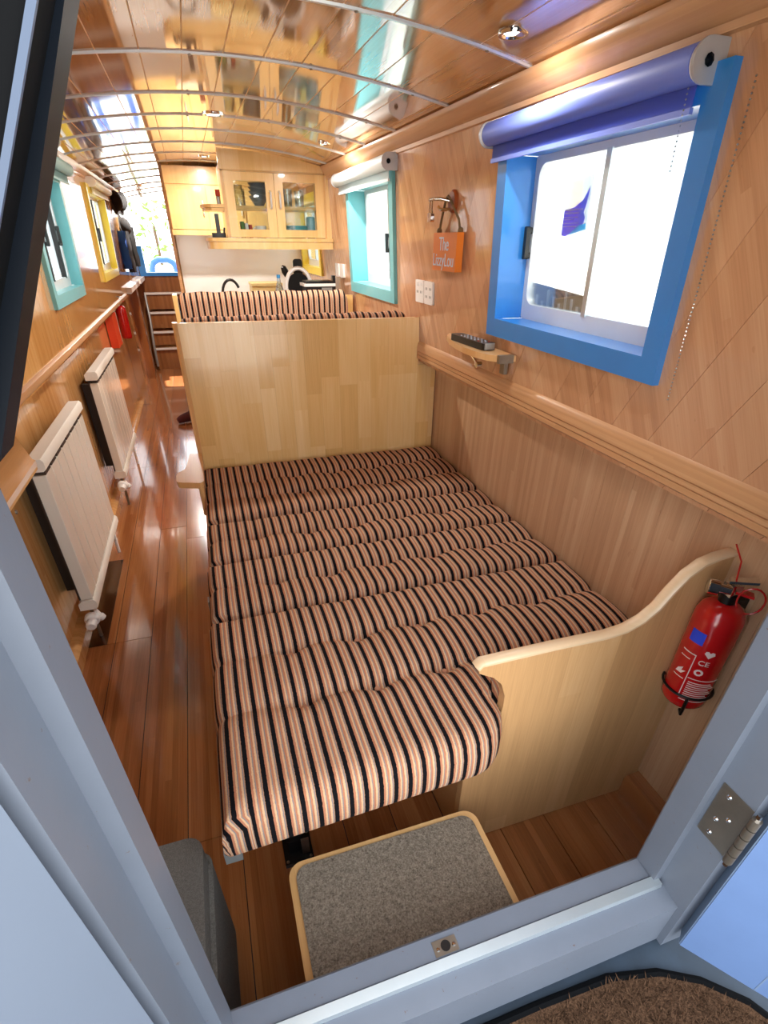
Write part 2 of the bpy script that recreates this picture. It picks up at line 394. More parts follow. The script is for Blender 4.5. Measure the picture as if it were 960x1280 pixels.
sweep('baseboard_right', [(1.105, 0), (1.052, 0), (1.052, .07), (1.062, .082), (1.105, .085)], Y0, .71, 'floor', 'brown baseboard box at the foot of the right wall by the doorway', 'baseboard')
sweep('baseboard_left', [(-.74, 0), (-.70, 0), (-.70, .06), (-.715, .075), (-.74, .078)], Y0, 6.17, 'wall_low_l', 'low wooden baseboard at the foot of the left wall', 'baseboard')

# ------------------------------------------------------------------ ceiling
bm = BM()
xs = [-.68 + i * (1.72 / 16) for i in range(17)]
for x0, x1 in zip(xs, xs[1:]):
    for c, d in ((Y0 - .03, 5), (5, YR)):
        vs = [bm.verts.new((x, y, CZ(x, y) + dz)) for dz in (.0008, .05) for x, y in ((x0, c), (x1, c), (x1, d), (x0, d))]
        for q in ((0, 1, 2, 3), (7, 6, 5, 4), (0, 4, 5, 1), (1, 5, 6, 2), (2, 6, 7, 3), (3, 7, 4, 0)): bm.faces.new([vs[i] for i in q])
ce = tag(obj('ceiling', bm, 'seam_lt'), 'arched varnished bamboo ceiling with chrome battens', 'ceiling', kind='structure')
px = [-.62 + .1165 * k for k in range(15)]
bys = [Y0] + BATT + [YR]
for a, b in zip(px, px[1:]):
    b = min(b, 1.0)
    for c, d in zip(bys, bys[1:]):
        bm = BM(); g = .0020
        vs = [bm.verts.new((x, y, CZ(x, y) + dz)) for dz in (0, .0006) for x, y in ((a + g, c), (b - g, c), (b - g, d), (a + g, d))]
        for q in ((0, 1, 2, 3), (7, 6, 5, 4), (0, 4, 5, 1), (1, 5, 6, 2), (2, 6, 7, 3), (3, 7, 4, 0)): bm.faces.new([vs[i] for i in q])
        obj('ceiling_board', bm, 'ceil', ce)
for y in BATT:
    bm = BM(); n = 24; rows = []
    for i in range(n + 1):
        x = -.60 + i * (1.55 / n)
        rows.append([bm.verts.new((x, y + dy, CZ(x, y) + dz)) for dy, dz in ((-.0075, .001), (-.005, -.005), (.005, -.005), (.0075, .001))])
    for p, q in zip(rows, rows[1:]):
        for k in range(3): bm.faces.new((p[k], p[k + 1], q[k + 1], q[k]))
        bm.faces.new((p[3], p[0], q[0], q[3]))
    bm.faces.new(rows[0]); bm.faces.new(rows[-1][::-1])
    st = obj('ceiling_batten', bm, 'batten', ce, smooth=True)
    if y < 3.4:
        for x in (-.35, .1, .46, .8): obj('batten_screw', la([(0, -.008), (.004, -.0075), (.0055, -.005), (.0055, 0)], o=(x, y, CZ(x, y)), seg=8), 'steel', st)

# downlights
for (x, y, r, lb, lit) in ((.80, 1.50, .036, 'round chrome ceiling downlight nearest the doorway above the large blue window', .22), (.783, 3.43, .034, 'small chrome ceiling downlight near the cornice in front of the glazed cupboard', .6),
                      (.21, 3.13, .05, 'wide chrome ring light in the middle of the ceiling', 1), (.22, 4.77, .045, 'farthest chrome ring light on the ceiling near the galley', .9), (-.36, 6.9, .04, 'small round ceiling light added to brighten the corridor', 1.5)):  # the corridor entry is an added lamp that brightens the far end
    t = thing('downlight', lb, 'light', (x, y, CZ(x, y)), 'chrome lights set into the ceiling'); z = CZ(x, y)
    obj('bezel', la([(r * .70, -.002), (r * .76, -.006), (r * .95, -.006), (r, -.001), (r, .003), (r * .70, .003)], o=(x, y, z), seg=28), 'chrome', t, smooth=True)
    obj('bulb', la([(0, -.002), (r * .5, -.002), (r * .70, 0), (r * .70, .003), (0, .003)], o=(x, y, z), seg=20), 'lampglow', t, smooth=True)
    L = bpy.data.lights.new('downlight_lamp', 'AREA'); L.shape = 'DISK'; L.size = r * 1.2; L.energy = LAMP_POWER * lit; L.color = (1, .93, .85)
    lo = bpy.data.objects.new('downlight_lamp', L); COL.objects.link(lo); lo.location = (x, y, z - .014)

# ------------------------------------------------------------------ windows
def window(n, s, XU, w, paint, label, mulls, handles, D=.085, mm='alu'):
    y0, y1, z0, z1 = w
    t = thing('window_%d' % n, label, 'window', (XU(z0), (y0 + y1) / 2, z0), kind='structure')
    def P(a, b, d): return (XU(b) + s * d, a, b)            # d > 0 goes outwards
    def board(poly, d0, d1, name, m, bev=.004): return obj(name, prism(BM(), poly, P, d0, d1), m, t, bevel=bev)
    f = FW
    for poly in ([(y0, z0), (y1, z0), (y1 - f, z0 + f), (y0 + f, z0 + f)], [(y0, z1), (y0 + f, z1 - f), (y1 - f, z1 - f), (y1, z1)],
                 [(y0, z0), (y0 + f, z0 + f), (y0 + f, z1 - f), (y0, z1)], [(y1, z0), (y1, z1), (y1 - f, z1 - f), (y1 - f, z0 + f)]):
        board(poly, -.018, .01, 'frame_board', paint)
    a0, a1, b0, b1 = y0 + f, y1 - f, z0 + f, z1 - f
    for poly in ([(a0 - .01, b0 - .011), (a1 + .01, b0 - .011), (a1 + .01, b0 - .001), (a0 - .01, b0 - .001)], [(a0 - .01, b1 + .001), (a1 + .01, b1 + .001), (a1 + .01, b1 + .011), (a0 - .01, b1 + .011)],
                 [(a0 - .011, b0), (a0 - .001, b0), (a0 - .001, b1), (a0 - .011, b1)], [(a1 + .001, b0), (a1 + .011, b0), (a1 + .011, b1), (a1 + .001, b1)]):
        board(poly, .0095, D + .03, 'reveal_lining', paint, 0)
    # rounded aluminium surround
    o_ = [(a0, b0), (a1, b0), (a1, b1), (a0, b1)]
    inn = rrect(a0 + .022, a1 - .022, b0 + .045, b1 - .018, .035)
    bm = BM()
    out = rrect(a0 - .004, a1 + .004, b0 - .004, b1 + .004, .02)
    for d0 in (D, D + .02):
        A = [bm.verts.new(P(*p, d0)) for p in out]; B = [bm.verts.new(P(*p, d0)) for p in inn]
        for i in range(len(A)): j = (i + 1) % len(A); bm.faces.new((A[i], A[j], B[j], B[i]))
        if d0 == D: A0, B0 = A, B
    for i in range(len(A)):
        j = (i + 1) % len(A); bm.faces.new((A0[i], A0[j], A[j], A[i])); bm.faces.new((B0[i], B[i], B[j], B0[j]))
    obj('aluminium_surround', bm, 'aluw', t, smooth=True)
    cuts = [a0 + .015]
    for mu in mulls:
        ym = a0 + (a1 - a0) * mu; cuts.append(ym)
        obj('mullion', prism(BM(), [(ym - .010, b0 + .04), (ym + .010, b0 + .04), (ym + .010, b1 - .015), (ym - .010, b1 - .015)], P, D - .004, D + .02), mm, t, bevel=.002)
    cuts.append(a1 - .015); spans = list(zip(cuts, cuts[1:]))
    for c, d in spans:
        obj('pane', prism(BM(), [(c, b0 + .04), (d, b0 + .04), (d, b1 - .014), (c, b1 - .014)], P, D + .010, D + .014), 'glass', t)
    for yh, zf in handles:
        zc = b0 + (b1 - b0) * zf; zc2 = .045
        bm = prism(BM(), rrect(yh - .008, yh + .008, zc - zc2, zc + zc2, .006, 3), P, D - .022, D - .008)
        prism(bm, rrect(yh - .006, yh + .006, zc - zc2 + .002, zc - zc2 + .02, .004, 3), P, D - .012, D); prism(bm, rrect(yh - .006, yh + .006, zc + zc2 - .02, zc + zc2 - .002, .004, 3), P, D - .012, D)
        obj('handle', bm, 'black', t, bevel=.002)
    return t, P, (a0, a1, b0, b1, D)
w1, P1, I1 = window(1, 1, XRU, WR[0], 'blue', 'large sliding window with bright blue painted wooden frame above the bed', [.52], [(1.745, .5), (1.08, .55)])
w2, P2, I2 = window(2, 1, XRU, WR[1], 'teal', 'pale teal framed window on the right wall beside the dinette', [.40], [(3.2, .45)])
w3, P3, I3 = window(3, 1, XRU, WR[2], 'yellow', 'yellow framed window on the right wall under the glazed cupboard', [.5], [], .035)
w4, P4, I4 = window(4, -1, XLU, WL[0], 'teal', 'teal framed window on the left wall above the second radiator', [.42, .86], [(3.40, .5), (3.72, .5)], .04, 'black')
w5, P5, I5 = window(5, -1, XLU, WL[1], 'yellow', 'yellow framed window on the left wall before the corridor', [.55], [(5.38, .5)], .035, 'black')
# small corner catch on the big window
c1 = BM()
for zc in (1.30, 1.335): lathe(c1, [(0, 0), (.007, 0), (.010, .006), (.007, .012), (0, .012)], o=(XRU(1.3) + .055, 1.075, zc), ax=(0, 0, 1), seg=10)
tube(c1, [(XRU(1.3) + .055, 1.075, 1.295), (XRU(1.3) + .058, 1.07, 1.36)], .004, 8)
obj('window_catch', c1, 'chrome', w1, smooth=True)

def blind(name_lbl, s, XU, ya, yb, z, r, m, out=.05, chain=None, grp='roller blinds above the windows', drop=.03):
    x = XU(z) - s * out
    t = thing('roller_blind', name_lbl, 'blind', (x, (ya + yb) / 2, z), grp)
    obj('roll', tb([(x, ya + .012, z), (x, yb - .012, z)], r, 28), m, t, smooth=True)
    hz = z - r
    obj('fabric_drop', bx(x + s * .010 - .001, x + s * .010 + .001, ya + .02, yb - .02, hz - drop, hz + .012), m + '_f', t)
    obj('hem_bar', bx(x + s * .010 - .004, x + s * .010 + .004, ya + .018, yb - .018, hz - drop - .010, hz - drop), m, t, bevel=.002)
    for k, y in enumerate((ya, yb)):
        e = -1 if k == 0 else 1
        pts = [(x - s * 0 + s * (-r * 1.1) * math.cos(a), z + r * 1.1 * math.sin(a)) for a in [math.radians(-90 + 18 * i) for i in range(11)]]
        pts = pts + [(XU(z) - s * .0, z + r * 1.1), (XU(z) - s * .0, z - r * 1.1)]
        br = obj('bracket', prism(BM(), pts, XZ, y - .003, y + .003), 'silverg' if s > 0 else 'white', t, bevel=.001)
        obj('end_disc', la([(0, 0), (r * .95, 0), (r * .95, .008), (r * .6, .010), (0, .010)], o=(x, y + (.003 if k == 0 else -.003), z), ax=(0, 1 if k == 0 else -1, 0), seg=20), 'white', br, smooth=True)
        if k == 0 and s > 0: obj('hub', la([(0, 0), (.008, 0), (.010, .003), (.004, .006), (0, .006)], o=(x, y - .003, z), ax=(0, -1, 0), seg=8), 'navy', br)
    if chain:
        for (yc, xo) in chain:
            bm = BM(); zz = z - r * 1.1
            zend = 1.2 if xo < .02 else 1.62
            while zz > zend:
                lathe(bm, [(0, -.0022), (.0022, 0), (0, .0022)], o=(XU(zz) - s * (.012 + xo), yc, zz), seg=5); zz -= .0075
            obj('bead_chain', bm, 'alu', t)['kind'] = 'stuff'
    return t
blind('blue rolled up window blind on chrome brackets above the bed window', 1, XRU, 1.022, 1.845, 1.772, .029, 'blindblue', .040, [(.940, -.008), (1.05, .03)])
blind('white rolled up window blind above the teal framed window by the dinette', 1, XRU, 2.80, 3.80, 1.80, .030, 'blindwhite', .045)
blind('pale teal rolled up blind on the left wall window', -1, XLU, 3.06, 4.06, 1.822, .03, 'blindteal', .04)
blind('cream rolled up blind above the yellow window on the left wall', -1, XLU, 5.0, 6.0, 1.835, .028, 'blindcream', .04)

# flyer stuck to the pane, plate outside it
pd = I1[4] + .0145
t = thing('flyer', 'white and violet leaflet stuck on the glass of the large blue window', 'leaflet', P1(1.535, 1.53, pd))
obj('paper', prism(BM(), [(1.485, 1.53), (1.60, 1.515), (1.60, 1.645), (1.485, 1.655)], P1, pd, pd + .001), 'poster', t)
obj('printed_panel', prism(BM(), [(1.49, 1.63), (1.515, 1.60), (1.55, 1.585), (1.598, 1.578), (1.598, 1.518), (1.578, 1.515), (1.50, 1.545), (1.496, 1.56), (1.506, 1.572), (1.498, 1.59)], P1, pd - .001, pd), 'posterb', t)
obj('printed_corner', prism(BM(), [(1.487, 1.532), (1.487, 1.545), (1.52, 1.542), (1.565, 1.518)], P1, pd - .0014, pd - .0004), 'posterc', t)
for z, a, b, h in ((1.577, 1.51, 1.592, .004), (1.569, 1.525, 1.592, .004), (1.560, 1.53, 1.592, .002), (1.555, 1.545, 1.592, .002), (1.546, 1.525, 1.592, .002), (1.538, 1.53, 1.592, .002)):
    obj('printed_line', prism(BM(), [(a, z), (b, z), (b, z + h), (a, z + h)], P1, pd - .002, pd - .001), 'poster', t)
pl = thing('tread_plate', 'grey metal plate with pale cut-out marks outside the large blue window', 'plate', P1(1.63, 1.30, I1[4] + .05))
obj('sheet', prism(BM(), [(1.47, 1.24), (1.80, 1.24), (1.80, 1.385), (1.47, 1.362)], P1, I1[4] + .05, I1[4] + .055), 'plate', pl)
for k in range(9):
    y = 1.505 + k * .033; h = .02 + .018 * ((k * 7) % 3)
    obj('mark', prism(BM(), [(y, 1.312), (y + .010, 1.312), (y + .014, 1.312 + h), (y + .004, 1.312 + h)], P1, I1[4] + .047, I1[4] + .05), 'aluw', pl)

# ------------------------------------------------------------------ front doorway (blue-grey paint)
XDL, XDR, ZS = -.137, .67, .45
fr = thing('door_1', 'blue grey painted wooden doorway frame with worn sill in the foreground', 'doorway', (.27, .31, .27), kind='structure')
obj('sill', pr([(.262, .30), (.362, .30), (.362, ZS - .004), (.358, ZS), (.322, ZS), (.318, ZS - .006), (.262, ZS - .012)], lambda a, b, t: (t, a, b), XDL - .06, XDR + .06), 'frame', fr, bevel=.002)
obj('threshold_strip', pr([(.300, ZS - .008), (.320, ZS - .006), (.319, ZS + .004), (.302, ZS + .002)], lambda a, b, t: (t, a, b), XDL, XDR + .012), 'alu', fr, bevel=.0015)
bk = obj('bolt_keep', bx(.211, .256, .3235, .348, ZS - .001, ZS + .0015), 'steel', fr)
obj('bolt_hole', la([(0, 0), (.009, 0), (.009, .001), (0, .001)], o=(.234, .336, ZS + .0016), seg=20), 'black', bk)
for x in (.219, .249): obj('screw', la([(0, .002), (.003, .0015), (.004, 0)], o=(x, .334, ZS + .0015), seg=10), 'chrome', bk)
for s, x in ((1, XDR), (-1, XDL)):
    out = .07
    pts = [(x, .312), (x, .358), (x + s * .004, .362), (x + s * out, .362), (x + s * out, .25), (x + s * .018, .25), (x + s * .018, .312)]
    zj = 1.76 if s > 0 else 1.40
    obj('jamb', pr(pts, XY, ZS - .15, zj), 'frame', fr, bevel=.002)
obj('header', bx(.1, XDR + .07, .262, .362, 1.76, 1.98), 'frame', fr)
# slanting navy side of the sliding roof hatch
hs = thing('hatch_side', 'dark navy slanting hatch edge at the upper left of the doorway', 'hatch')
obj('slanted_board', pr([(-.1045, 1.408), (-.021, 1.582), (.09, 1.815), (-.30, 1.815), (-.30, 1.412)], XZ, .285, .31), 'navy', hs, bevel=.003)
obj('outer_strip', pr([(-.116, 1.408), (-.023, 1.582), (.10, 1.815), (-.32, 1.815), (-.32, 1.408)], XZ, .262, .285), 'rubber', hs, bevel=.003)
obj('edge_highlight', pr([(-.1185, 1.408), (-.0255, 1.582), (.0975, 1.815), (.1005, 1.815), (-.0225, 1.582), (-.1155, 1.408)], XZ, .260, .2625), 'edgeglint', hs)  # pale sliver: the highlight along the hatch edge, put into colour
# front bulkhead around the doorway
bm = bx(XDR + .06, 1.17, .30, .355, -.05, 2.0); box(bm, -.79, XDL - .06, .30, .355, -.05, 2.0); box(bm, XDL - .07, XDR + .07, .30, .355, -.05, .31); box(bm, -.79, 1.17, .30, .355, 1.96, 2.05)
tag(obj('wall_front', bm, 'hull'), 'front bulkhead of the cabin around the doorway', 'wall', kind='structure')
# right door leaf with hinge
rd = thing('cabin_door', 'open blue painted cabin door hinged at the lower right of the doorway', 'door', (.70, .24, .35))
dv = Vector((.60, -.80, 0)); nv = Vector((-.80, -.60, 0)); o0 = Vector((.699, .229, 0))
def DP(a, b, t): v = o0 + dv * a + nv * t; return (v.x, v.y, b)
obj('leaf', prism(BM(), [(0, .345), (.42, .345), (.42, 1.75), (0, 1.75)], DP, -.035, 0), 'doorblue', rd, bevel=.003)
obj('edge_strip', prism(BM(), [(-.002, .345), (.0, .345), (.0, 1.75), (-.002, 1.75)], DP, -.036, -.002), 'dooredge', rd)
obj('plank_groove', prism(BM(), [(.125, .346), (.127, .346), (.127, 1.7), (.125, 1.7)], DP, -.001, .0006), 'dooredge', rd)
lk = obj('lock_plate', prism(BM(), [(.135, .48), (.21, .48), (.21, .56), (.135, .56)], DP, 0, .002), 'steel', rd, bevel=.0008)
obj('screw', la([(0, .003), (.003, .002), (.0045, 0)], o=DP(.143, .487, .002), ax=nv, seg=10), 'chrome', lk)
hg = thing('hinge', 'worn steel butt hinge screwed to the right door jamb', 'hinge', (.688, .27, .64))
pln = obj('jamb_plate', bx(XDR + .0165, XDR + .018, .250, .305, .645, .772), 'steel', hg)
for z, y in ((.755, .288), (.715, .272), (.695, .288), (.66, .286)): obj('screw', la([(0, .003), (.003, .002), (.0048, 0)], o=(XDR + .0165, y, z), ax=(-1, 0, 0), seg=10), 'chrome', pln)
bm = BM()
for k in range(5): lathe(bm, [(0, 0), (.0075, 0), (.0075, .022), (0, .022)], o=(XDR + .012, .240, .65 + k * .0245), seg=12)
obj('knuckle', bm, 'steel', hg, smooth=True)
obj('pin', tb([(XDR + .012, .240, .64), (XDR + .012, .240, .782)], .004, 8), 'chrome', hg)
# left door leaf
ld = thing('cabin_door', 'open pale blue cabin door filling the lower left foreground', 'door', (-.15, .25, .35))
dv2 = Vector((-.62, -.785, 0)).normalized(); nv2 = Vector((.785, -.62, 0)).normalized(); o2 = Vector((-.160, .238, 0))
def DQ(a, b, t): v = o2 + dv2 * a + nv2 * t; return (v.x, v.y, b)
obj('leaf', prism(BM(), [(0, .345), (.42, .345), (.42, 1.395), (0, 1.395)], DQ, -.03, 0), 'doorleft', ld, bevel=.004)
# well deck, mat, black rubber edge
tag(obj('floor_deck', bx(-1.0, 1.3, -1.4, .30, .20, .27), 'deck'), 'dark painted bow deck outside the doorway', 'deck', kind='structure')
mt = thing('door_mat', 'curved brown coir mat with black rubber edge outside the sill', 'mat', (.45, .1, .27))
arc = [(.02, .235), (.2, .24), (.40, .24), (.56, .235), (.66, .212), (.73, .175), (.79, .12), (.84, .03), (.86, -.1), (.86, -.3), (.02, -.3)]
obj('coir', pr(arc, XY, .27, .284), 'mat', mt, bevel=.004)
obj('rubber_edge', tb([(x, y + .004, .277) for x, y in arc[:-1]], .010, 8), 'rubber', mt, smooth=True)
bm = BM(); rnd = random.Random(3)
for k in range(9000):
    x = rnd.uniform(.03, .85); y = rnd.uniform(-.12, .236)
    lim = .24 if x < .56 else .24 - ((x - .56) / .3) ** 2 * .22
    if y > lim - .012: continue
    a = rnd.uniform(0, 2 * PI); l = rnd.uniform(.008, .018); dx, dy = math.cos(a) * l, math.sin(a) * l; h = rnd.uniform(.006, .016)
    p = [bm.verts.new(c) for c in ((x - dy * .12, y + dx * .12, .283), (x + dy * .12, y - dx * .12, .283), (x + dx, y + dy, .284 + h))]
    bm.faces.new(p)
tf = obj('coir_tuft', bm, 'mat', mt); tf['kind'] = 'stuff'
# hull outside, water and quay
tag(obj('floor_quay', bx(-30, 30, -30, 40, -.5, -.35), 'ground'), 'pale ground outside the boat', 'ground', kind='structure')

# ------------------------------------------------------------------ bed: cushions
def cushion(name, x0, x1, y0, y1, zt, zb, creases, tufts, label, y0f=None, r=.045, cat='cushion', grp='striped bed cushions', seed=0, plump=.010):
    N = 0.012
    nx = max(8, int((x1 - x0) / N)); ny = max(6, int((y1 - y0) / N))
    bm = BM(); uvl = bm.loops.layers.uv.new('UVMap')
    U = {}
    def fy0(x): return y0f(x) if y0f else y0
    grid = []
    for i in range(nx + 1):
        x = x0 + (x1 - x0) * i / nx; row = []
        a = fy0(x)
        for j in range(ny + 1):
            y = a + (y1 - a) * j / ny
            d = min(x - x0, x1 - x, y1 - y, y - a)
            if y0f and y < .77 and x < .548: d = min(d, .548 - x)
            z = zt
            if d < r: z -= (r - math.sqrt(max(0, r * r - (r - d) ** 2))) * .85
            lim = [y0 + (y1 - y0) * c for c in creases]
            for yc in lim:
                ycw = yc + .006 * math.sin(x * 7 + seed)
                near = min([abs(x - tx) for tx in tufts] + [9])
                dep = .009 + .012 * math.exp(-(near / .045) ** 2)
                z -= dep * math.exp(-((y - ycw) / .013) ** 2) + .008 * math.exp(-((y - ycw) / .042) ** 2)
                z -= .014 * math.exp(-((y - ycw) ** 2 + near ** 2) / .035 ** 2)
            for tx in tufts: z -= .0035 * math.exp(-((x - tx) / .018) ** 2)
            z += plump * noise.noise((x * 4, y * 4, seed)) * min(1, d / .06)
            v = bm.verts.new((x, y, z)); U[v] = (x - .6 * max(0, zt - z - .02) * (1 if x < (x0 + r) else 0), y); row.append(v)
        grid.append(row)
    for i in range(nx):
        for j in range(ny): bm.faces.new((grid[i][j], grid[i + 1][j], grid[i + 1][j + 1], grid[i][j + 1]))
    ring = [grid[i][0] for i in range(nx + 1)] + [grid[nx][j] for j in range(1, ny + 1)] + [grid[i][ny] for i in range(nx - 1, -1, -1)] + [grid[0][j] for j in range(ny - 1, 0, -1)]
    cx, cy = (x0 + x1) / 2, (y0 + y1) / 2
    prev = ring
    for st in (1, 2, 3, 4):
        t = st / 4; cur = []
        for v in ring:
            bul = .010 * math.sin(PI * min(t, .9))
            sx = -1 if v.co.x <= x0 + 1e-4 else 1 if v.co.x >= x1 - 1e-4 else 0
            sy = 1 if v.co.y >= y1 - 1e-4 else (-1 if sx == 0 or v.co.y <= fy0(v.co.x) + 1e-4 else 0)
            k = -.012 if st == 4 else bul
            w = bm.verts.new((v.co.x + sx * k * .4, v.co.y + sy * k * .25, v.co.z + (zb - v.co.z) * t))
            u0 = U[v]; dz = v.co.z - w.co.z
            U[w] = (u0[0] + sx * dz, u0[1] + sy * dz); cur.append(w)
        n = len(ring)
        for q in range(n): bm.faces.new((prev[q], cur[q], cur[(q + 1) % n], prev[(q + 1) % n]))
        prev = cur
    bm.faces.new(prev)
    for f in bm.faces:
        for l in f.loops: l[uvl].uv = U[l.vert]
    t = thing(name, label, cat, (cx, cy, zb), grp)
    obj('cover', bm, 'stripe', t, smooth=True)
    bmb = None
    for c in creases:
        yc = y0 + (y1 - y0) * c
        for tx in tufts:
            obj('button', la([(0, .004), (.006, .003), (.0085, -.001), (.006, -.004)], o=(tx, yc + .006 * math.sin(tx * 7 + seed), zt - .036), seg=9), 'stripe_btn', t, smooth=True)
    return t
M['stripe_btn'] = plain('button_cloth', 'b98468', .95)
TX = [.09, .28, .47, .66, .85]
cushion('bed_cushion', -.108, 1.098, 1.920, 2.504, .578, .455, (.345, .665), [x + .03 for x in TX], 'striped tufted cushion farthest back against the wooden bulkhead', seed=1)
cushion('bed_cushion', -.112, 1.098, 1.606, 1.910, .572, .455, (.5,), [x - .02 for x in TX], 'narrow striped cushion second from the wooden bulkhead', seed=2)
cushion('bed_cushion', -.118, 1.098, 1.283, 1.597, .572, .455, (.52,), TX, 'narrow striped cushion just behind the large front cushion', seed=3)
def front_edge(x):
    if x > .545: return .745
    b = .612 + .02 * (x + .1) / .6
    if x < .44: return b
    q = (x - .44) / .105
    return b + (.742 - b) * (1 - math.sqrt(max(0, 1 - q * q)))
cushion('bed_cushion', -.124, 1.098, .612, 1.274, .575, .45, (.42, .72), TX, 'large striped front cushion pushed through the curved notch of the end panel', y0f=front_edge, seed=4, r=.055)

# bench bases and table support below the cushions
bb = thing('bed_bench', 'maple bench carrying the striped bed cushions along the right wall', 'bench', (.6, 1.6, 0))
obj('seat_board', bx(-.10, 1.10, 1.93, 2.50, .425, .452), 'maple_dk', bb, bevel=.003)
obj('seat_board', bx(.0, 1.10, .746, 1.27, .425, .448), 'maple_dk', bb, bevel=.003)
obj('front_panel', bx(.47, .49, .742, 1.27, .002, .425), 'maple_dk', bb, bevel=.002)
obj('side_panel', bx(-.098, -.08, 1.70, 2.51, .05, .425), 'maple_y', bb, bevel=.003)
obj('side_rail', bx(-.116, -.098, 1.64, 2.50, .30, .448), 'maple_y', bb, bevel=.004)
obj('drop_table', bx(-.09, 1.10, 1.28, 1.90, .425, .452), 'maple_dk', bb, bevel=.004)
obj('metal_catch', bx(-.135, -.10, 1.55, 1.585, .40, .44), 'grey', bb, bevel=.002)
obj('metal_catch', bx(-.135, -.10, .63, .66, .40, .44), 'grey', bb, bevel=.002)
tl = thing('table_leg', 'black metal table leg with hinged foot plate under the front cushion', 'table leg', (.03, .83, 0))
obj('post', bx(.004, .034, .835, .865, .05, .449), 'blackm', tl, bevel=.004)
ft = obj('foot_plate', bx(-.022, .060, .795, .885, .0, .016), 'blackm', tl, bevel=.003)
obj('foot_collar', bx(-.006, .044, .825, .875, .014, .075), 'blackm', tl, bevel=.004)
obj('catch_tongue', bx(.030, .052, .812, .82, .02, .085), 'steel', tl, bevel=.002)
for x, y in ((-.014, .803), (.052, .803), (-.014, .877), (.052, .877)): obj('bolt', la([(0, .020), (.004, .019), (.005, .015)], o=(x, y, 0), seg=8), 'steel', ft)

# end panel with swooping top and notch
ep = thing('bed_end_panel', 'pale maple end panel with swooping top and curved notch beside the red extinguisher', 'panel', (.8, .72, 0))
out = [(.462, .004), (.462, .40)]
nt = [(.472, .428), (.507, .466), (.530, .510), (.541, .56), (.540, .605), (.525, .648), (.501, .676), (.478, .69), (.462, .70)]
top = [(.459, .712), (.468, .722), (.65, .722), (.80, .718), (.852, .724), (.895, .742), (.929, .772), (.955, .815), (.985, .855), (1.02, .879), (1.06, .89), (1.104, .894)]
out += nt + top + [(1.104, .004)]
obj('panel_face', pr(out, XZ, .713, .737), 'maple_dk', ep, bevel=.002)
bm = BM(); rows = []
full = [(.459, .712)] + top[1:]
for i, (x, z) in enumerate(full):
    a = full[max(0, i - 1)]; b = full[min(len(full) - 1, i + 1)]; d = Vector((b[0] - a[0], b[1] - a[1])).normalized(); n = Vector((-d.y, d.x))
    rows.append([bm.verts.new((x + n.x * h, y, z + n.y * h)) for y, h in ((.710, -.002), (.710, .004), (.716, .009), (.734, .009), (.740, .004), (.740, -.002))])
for p, q in zip(rows, rows[1:]):
    for k in range(5): bm.faces.new((p[k], p[k + 1], q[k + 1], q[k]))
bm.faces.new(rows[0]); bm.faces.new(rows[-1][::-1])
obj('edge_capping', bm, 'cap', ep, smooth=True)

# bulkhead of jointed staves
bk = thing('bulkhead_panel', 'tall maple stave bulkhead between the bed and the dinette', 'bulkhead', (.45, 2.525, 0))
YB = 2.518
obj('core', pr([(-.10, .0), (1.10, .0), (1.10, .98), (1.006, 1.0), (1.006, 1.175), (.985, 1.196), (-.08, 1.203), (-.10, 1.19)], XZ, YB + .004, YB + .03), 'maple_y', bk)
x = -.098; k = 0; rs = random.Random(11)
while x < 1.098:
    w = rs.choice((.068, .08, .09, .075)); x1 = min(x + w, 1.099)
    ztop = (1.203 - .007 * (x + .1) / 1.1) if x < 1.0 else .985
    if x < 1.0 < x1: x1 = 1.0
    if x < 1.0 and 1.0 - x1 < .012 and x1 < 1.0: x1 = 1.0
    zs = [.40]
    z = .40 + rs.uniform(.1, .3)
    while z < ztop - .06: zs.append(z); z += rs.uniform(.22, .42)
    zs.append(ztop)
    for a, b in zip(zs, zs[1:]): obj('stave', bx(x + .0002, x1 - .0002, YB, YB + .005, a + .0001, b - .0001), 'maple', bk)
    x = x1
obj('edge_moulding', pr([(-.112, YB - .004), (-.104, YB - .010), (-.092, YB - .006), (-.092, YB + .034), (-.104, YB + .04), (-.114, YB + .034)], XY, .45, 1.205), 'maple_y', bk, bevel=.003)
ar = [(-.093, 2.50), (-.150, 2.505), (-.158, 2.40), (-.165, 2.33), (-.178, 2.295), (-.200, 2.275), (-.206, 2.24), (-.205, 2.185), (-.198, 2.165), (-.18, 2.155), (-.11, 2.130), (-.098, 2.135), (-.092, 2.16)]
am = thing('armrest', 'paddle shaped pale wooden armrest projecting from the bulkhead over the aisle', 'armrest', (-.14, 2.32, .62))
obj('paddle', pr(ar, XY, .622, .648), 'maple_y', am, bevel=.006, seg=3)
obj('support_peg', tb([(-.112, 2.20, .47), (-.112, 2.20, .622)], .012, 12), 'maple_y', am, smooth=True)
obj('back_cleat', bx(-.125, -.116, 2.46, 2.505, .50, .622), 'maple_y', am, bevel=.003)

